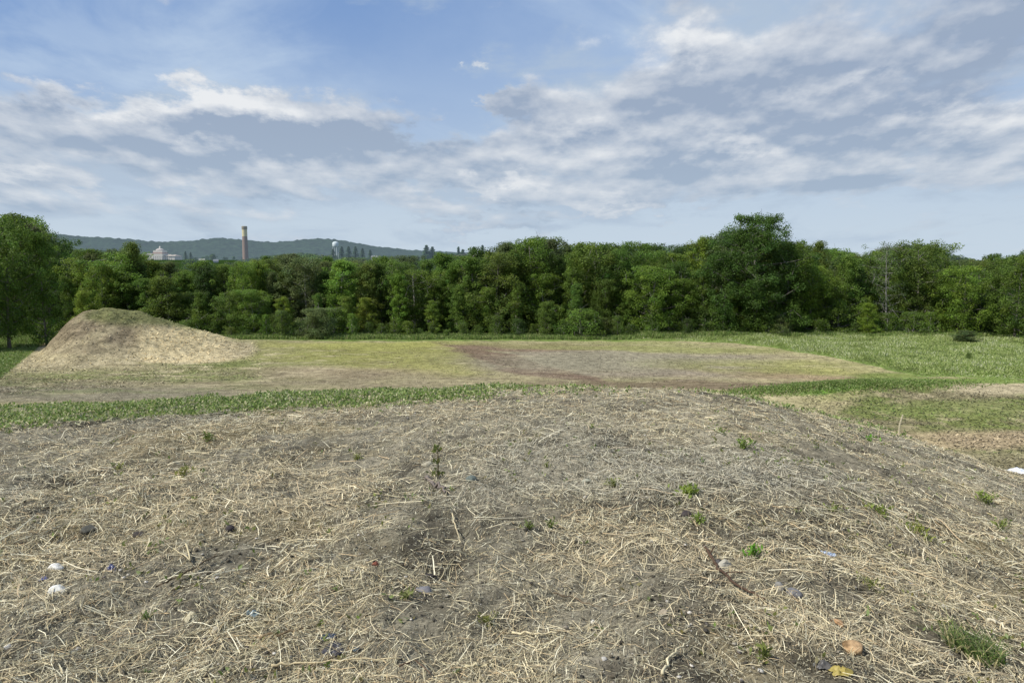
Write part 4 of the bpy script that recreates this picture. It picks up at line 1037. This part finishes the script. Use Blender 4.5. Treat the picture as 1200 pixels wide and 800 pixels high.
# ------------------------------------------------------------------ light, sky
SUN_EL, SUN_AZ = 48.0, -70.0       # azimuth from +Y towards +X (negative = left), a little behind the viewer
SUN_AZ = -112.0
sd = Vector((math.cos(R(SUN_EL))*math.sin(R(SUN_AZ)), math.cos(R(SUN_EL))*math.cos(R(SUN_AZ)), math.sin(R(SUN_EL))))
sl = bpy.data.lights.new('sun', 'SUN'); sl.energy = 5.0; sl.angle = R(0.8); sl.color = (1, .965, .91)
so = bpy.data.objects.new('sun', sl); COL.objects.link(so); so.rotation_euler = sd.to_track_quat('Z', 'Y').to_euler()
def world():
    w = bpy.data.worlds.new('World'); scene.world = w; w.use_nodes = True; t = w.node_tree; t.nodes.clear()
    STR = 0.1
    sky = N(t, 'ShaderNodeTexSky'); sky.sky_type = 'NISHITA'; sky.sun_disc = False; sky.sun_elevation = R(SUN_EL); sky.sun_rotation = R(SUN_AZ)
    sky.air_density = 1.0; sky.dust_density = .6; sky.ozone_density = 1.5
    tc = N(t, 'ShaderNodeTexCoord').outputs['Generated']
    sp_ = N(t, 'ShaderNodeSeparateXYZ'); t.links.new(tc, sp_.inputs[0]); X, Y, Z = sp_.outputs
    az = mathn(t, 'MULTIPLY', mathn(t, 'ARCTAN2', X, Y), 57.2958)
    el = mathn(t, 'MULTIPLY', mathn(t, 'ARCSINE', Z), 57.2958)
    # flat cloud deck coordinates, curving down towards the horizon
    zz = mathn(t, 'ADD', mathn(t, 'MAXIMUM', Z, 0.0), 0.15)
    def n2(vec, detail, rough, dist=0.0):
        n = t.nodes.new('ShaderNodeTexNoise'); n.noise_dimensions = '2D'; n.inputs['Scale'].default_value = 1.0
        n.inputs['Detail'].default_value = detail; n.inputs['Roughness'].default_value = rough; n.inputs['Distortion'].default_value = dist
        t.links.new(vec, n.inputs['Vector']); return n
    def deck(dz, s, ox=0.0, oy=0.0, sy=1.0):
        q = mathn(t, 'ADD', zz, dz)
        cx = mathn(t, 'MULTIPLY_ADD', mathn(t, 'MULTIPLY', az, mathn(t, 'ADD', mathn(t, 'DIVIDE', .008, q), .045)), s, ox)
        cy = mathn(t, 'MULTIPLY_ADD', mathn(t, 'LOGARITHM', q, 2.71828), -3.3*s*sy, oy)
        c = N(t, 'ShaderNodeCombineXYZ'); t.links.new(cx, c.inputs[0]); t.links.new(cy, c.inputs[1]); return c.outputs[0]
    wn = n2(deck(0, 3.3, 1, 1, .8), 6, .62)
    sc = N(t, 'ShaderNodeSeparateColor'); t.links.new(wn.outputs['Color'], sc.inputs[0])
    azw = mathn(t, 'ADD', az, mathn(t, 'MULTIPLY_ADD', sc.outputs[0], 9.0, -4.5))
    elw = mathn(t, 'ADD', el, mathn(t, 'MULTIPLY_ADD', sc.outputs[1], 5.0, -2.5))
    def B(px, py, wx, wy, amp):
        v = ray(px, py); ca = math.degrees(math.atan2(v[0], v[1])); ce = math.degrees(math.asin(v[2])); ra = wx/15.1; re = wy/15.1
        dx = mathn(t, 'MULTIPLY_ADD', azw, 1/ra, -ca/ra); dy = mathn(t, 'MULTIPLY_ADD', elw, 1/re, -ce/re)
        r2 = mathn(t, 'MULTIPLY_ADD', dx, dx, mathn(t, 'MULTIPLY', dy, dy))
        return mathn(t, 'MULTIPLY', mathn(t, 'POWER', 2.718, mathn(t, 'MULTIPLY', r2, -1.0)), amp)
    def total(l):
        o = l[0]
        for b in l[1:]: o = mathn(t, 'ADD', o, b)
        return o
    # where cloud gathers and where the blue shows
    bias = total([B(60,130,140,32,.20), B(285,140,105,46,.34), B(440,175,110,28,.20), B(200,185,280,26,.12), B(620,215,110,12,.16), B(790,95,180,60,.16), B(1000,110,260,80,.16),
          B(760,165,190,32,.16), B(1050,165,240,30,.12), B(725,240,90,12,.36), B(590,216,80,12,.30), B(570,262,80,9,.36), B(30,206,50,10,.34), B(250,206,300,20,.10), B(900,205,330,24,.10),
          B(60,40,160,46,-.34), B(360,50,230,42,-.34), B(520,90,75,60,-.36), B(530,150,50,18,-.12), B(100,262,500,30,-.04), B(900,265,400,34,-.14), B(557,76,26,15,.50), B(585,118,34,16,.42)])
    # sunlit heads (+) and shaded bellies (-) of the big heaps
    tone = total([B(285,118,75,16,.62), B(60,112,100,15,.42), B(225,170,26,10,.40), B(360,138,60,8,.2), B(790,55,70,11,.42), B(990,95,70,9,.28), B(680,150,80,10,.30), B(870,172,60,8,.30), B(1130,140,110,14,.36),
          B(590,214,50,7,.5), B(735,240,55,7,.5), B(535,262,30,6,.35), B(30,204,36,6,.4), B(640,60,50,16,.28), B(557,76,30,14,.3),
          B(250,152,110,18,-.30), B(420,172,110,16,-.26), B(120,165,150,18,-.22), B(1060,112,130,24,-.28), B(1180,60,90,34,-.26), B(770,90,60,12,-.22), B(860,190,240,12,-.20), B(200,245,200,6,.2)])
    big = n2(deck(0.0, 1.3, 3.1, 7.7, 1.0), 5, .5, .0).outputs[0]
    def med(dz): return n2(deck(dz, 2.5, 9.1, 1.7, .85), 9, .53, .0).outputs[0]
    m0 = med(0.0); m1 = med(0.013)         # the second sample sits a little higher: what lies between this spot and the light
    d0 = mathn(t, 'ADD', mathn(t, 'MULTIPLY_ADD', big, .4, mathn(t, 'MULTIPLY', m0, .6)), bias)
    cov = ramp(t, d0, .46, .66)
    lit = mathn(t, 'SUBTRACT', m0, m1)
    thick = ramp(t, d0, .50, .86)
    sh = mathn(t, 'MULTIPLY_ADD', lit, 1.9, mathn(t, 'MULTIPLY_ADD', thick, -.18, .40))
    sh = mathn(t, 'MULTIPLY_ADD', mathn(t, 'SUBTRACT', big, .5), -.9, sh)
    shade = mathn(t, 'ADD', sh, tone, clamp=True)
    S = 1/STR
    hz = ramp(t, el, -1, 18, 1.0, .04)
    blue = mixc(t, .6, sky.outputs[0], srgb(106, 150, 216)*S)
    base = mixc(t, hz, blue, srgb(199, 214, 227)*S)
    ci = n2(deck(0.0, .8, 2.0, 4.0, 1.0), 8, .55, 1.0).outputs[0]
    ci2 = mathn(t, 'MULTIPLY', ramp(t, ci, .44, .72, 0, .40), ramp(t, el, 3, 10))
    cir = mathn(t, 'ADD', ci2, total([B(250,45,70,50,.40), B(320,92,120,30,.25), B(900,60,380,130,.60), B(150,90,200,16,.3)]), clamp=True)
    base = mixc(t, cir, base, srgb(190, 209, 231)*S)
    # the thin grey layer under and behind the heaps
    g1 = n2(deck(0.0, 1.4, 5.0, 2.0, 1.3), 7, .6, .3).outputs[0]
    gl = mathn(t, 'MULTIPLY', ramp(t, mathn(t, 'MULTIPLY_ADD', mathn(t, 'ADD', bias, total([B(200,215,420,34,.22), B(640,190,200,60,.12), B(900,190,420,50,.14)])), .8, g1), .40, .80), .85)
    base = mixc(t, gl, base, srgb(178, 195, 214)*S)
    dark = mixc(t, ramp(t, el, 2, 12), srgb(166, 184, 204)*S, srgb(154, 170, 193)*S)
    brt = mixc(t, ramp(t, el, 1, 9), srgb(212, 219, 227)*S, srgb(238, 240, 242)*S)
    cc = mixc(t, shade, dark, brt)
    c = mixc(t, mathn(t, 'MULTIPLY', cov, ramp(t, el, .5, 5, .65, .92)), base, cc)
    bg = N(t, 'ShaderNodeBackground'); bg.inputs['Strength'].default_value = STR; t.links.new(c, bg.inputs['Color'])
    o = N(t, 'ShaderNodeOutputWorld'); t.links.new(bg.outputs[0], o.inputs[0])
    w.cycles.sampling_method = 'MANUAL'; w.cycles.sample_map_resolution = 256
world()

# ------------------------------------------------------------------ camera
cd = bpy.data.cameras.new('camera'); cam = bpy.data.objects.new('camera', cd); COL.objects.link(cam)
cd.sensor_width = 36; cd.lens = 26; cd.clip_start = .05; cd.clip_end = 20000
cam.location = (0, 0, EYE); cam.rotation_euler = (R(90-PITCH), 0, 0); scene.camera = cam
scene.view_settings.view_transform = 'Standard'; scene.view_settings.look = 'None'; scene.view_settings.exposure = 0; scene.view_settings.gamma = 1
scene.cycles.max_bounces = 6; scene.cycles.transparent_max_bounces = 4
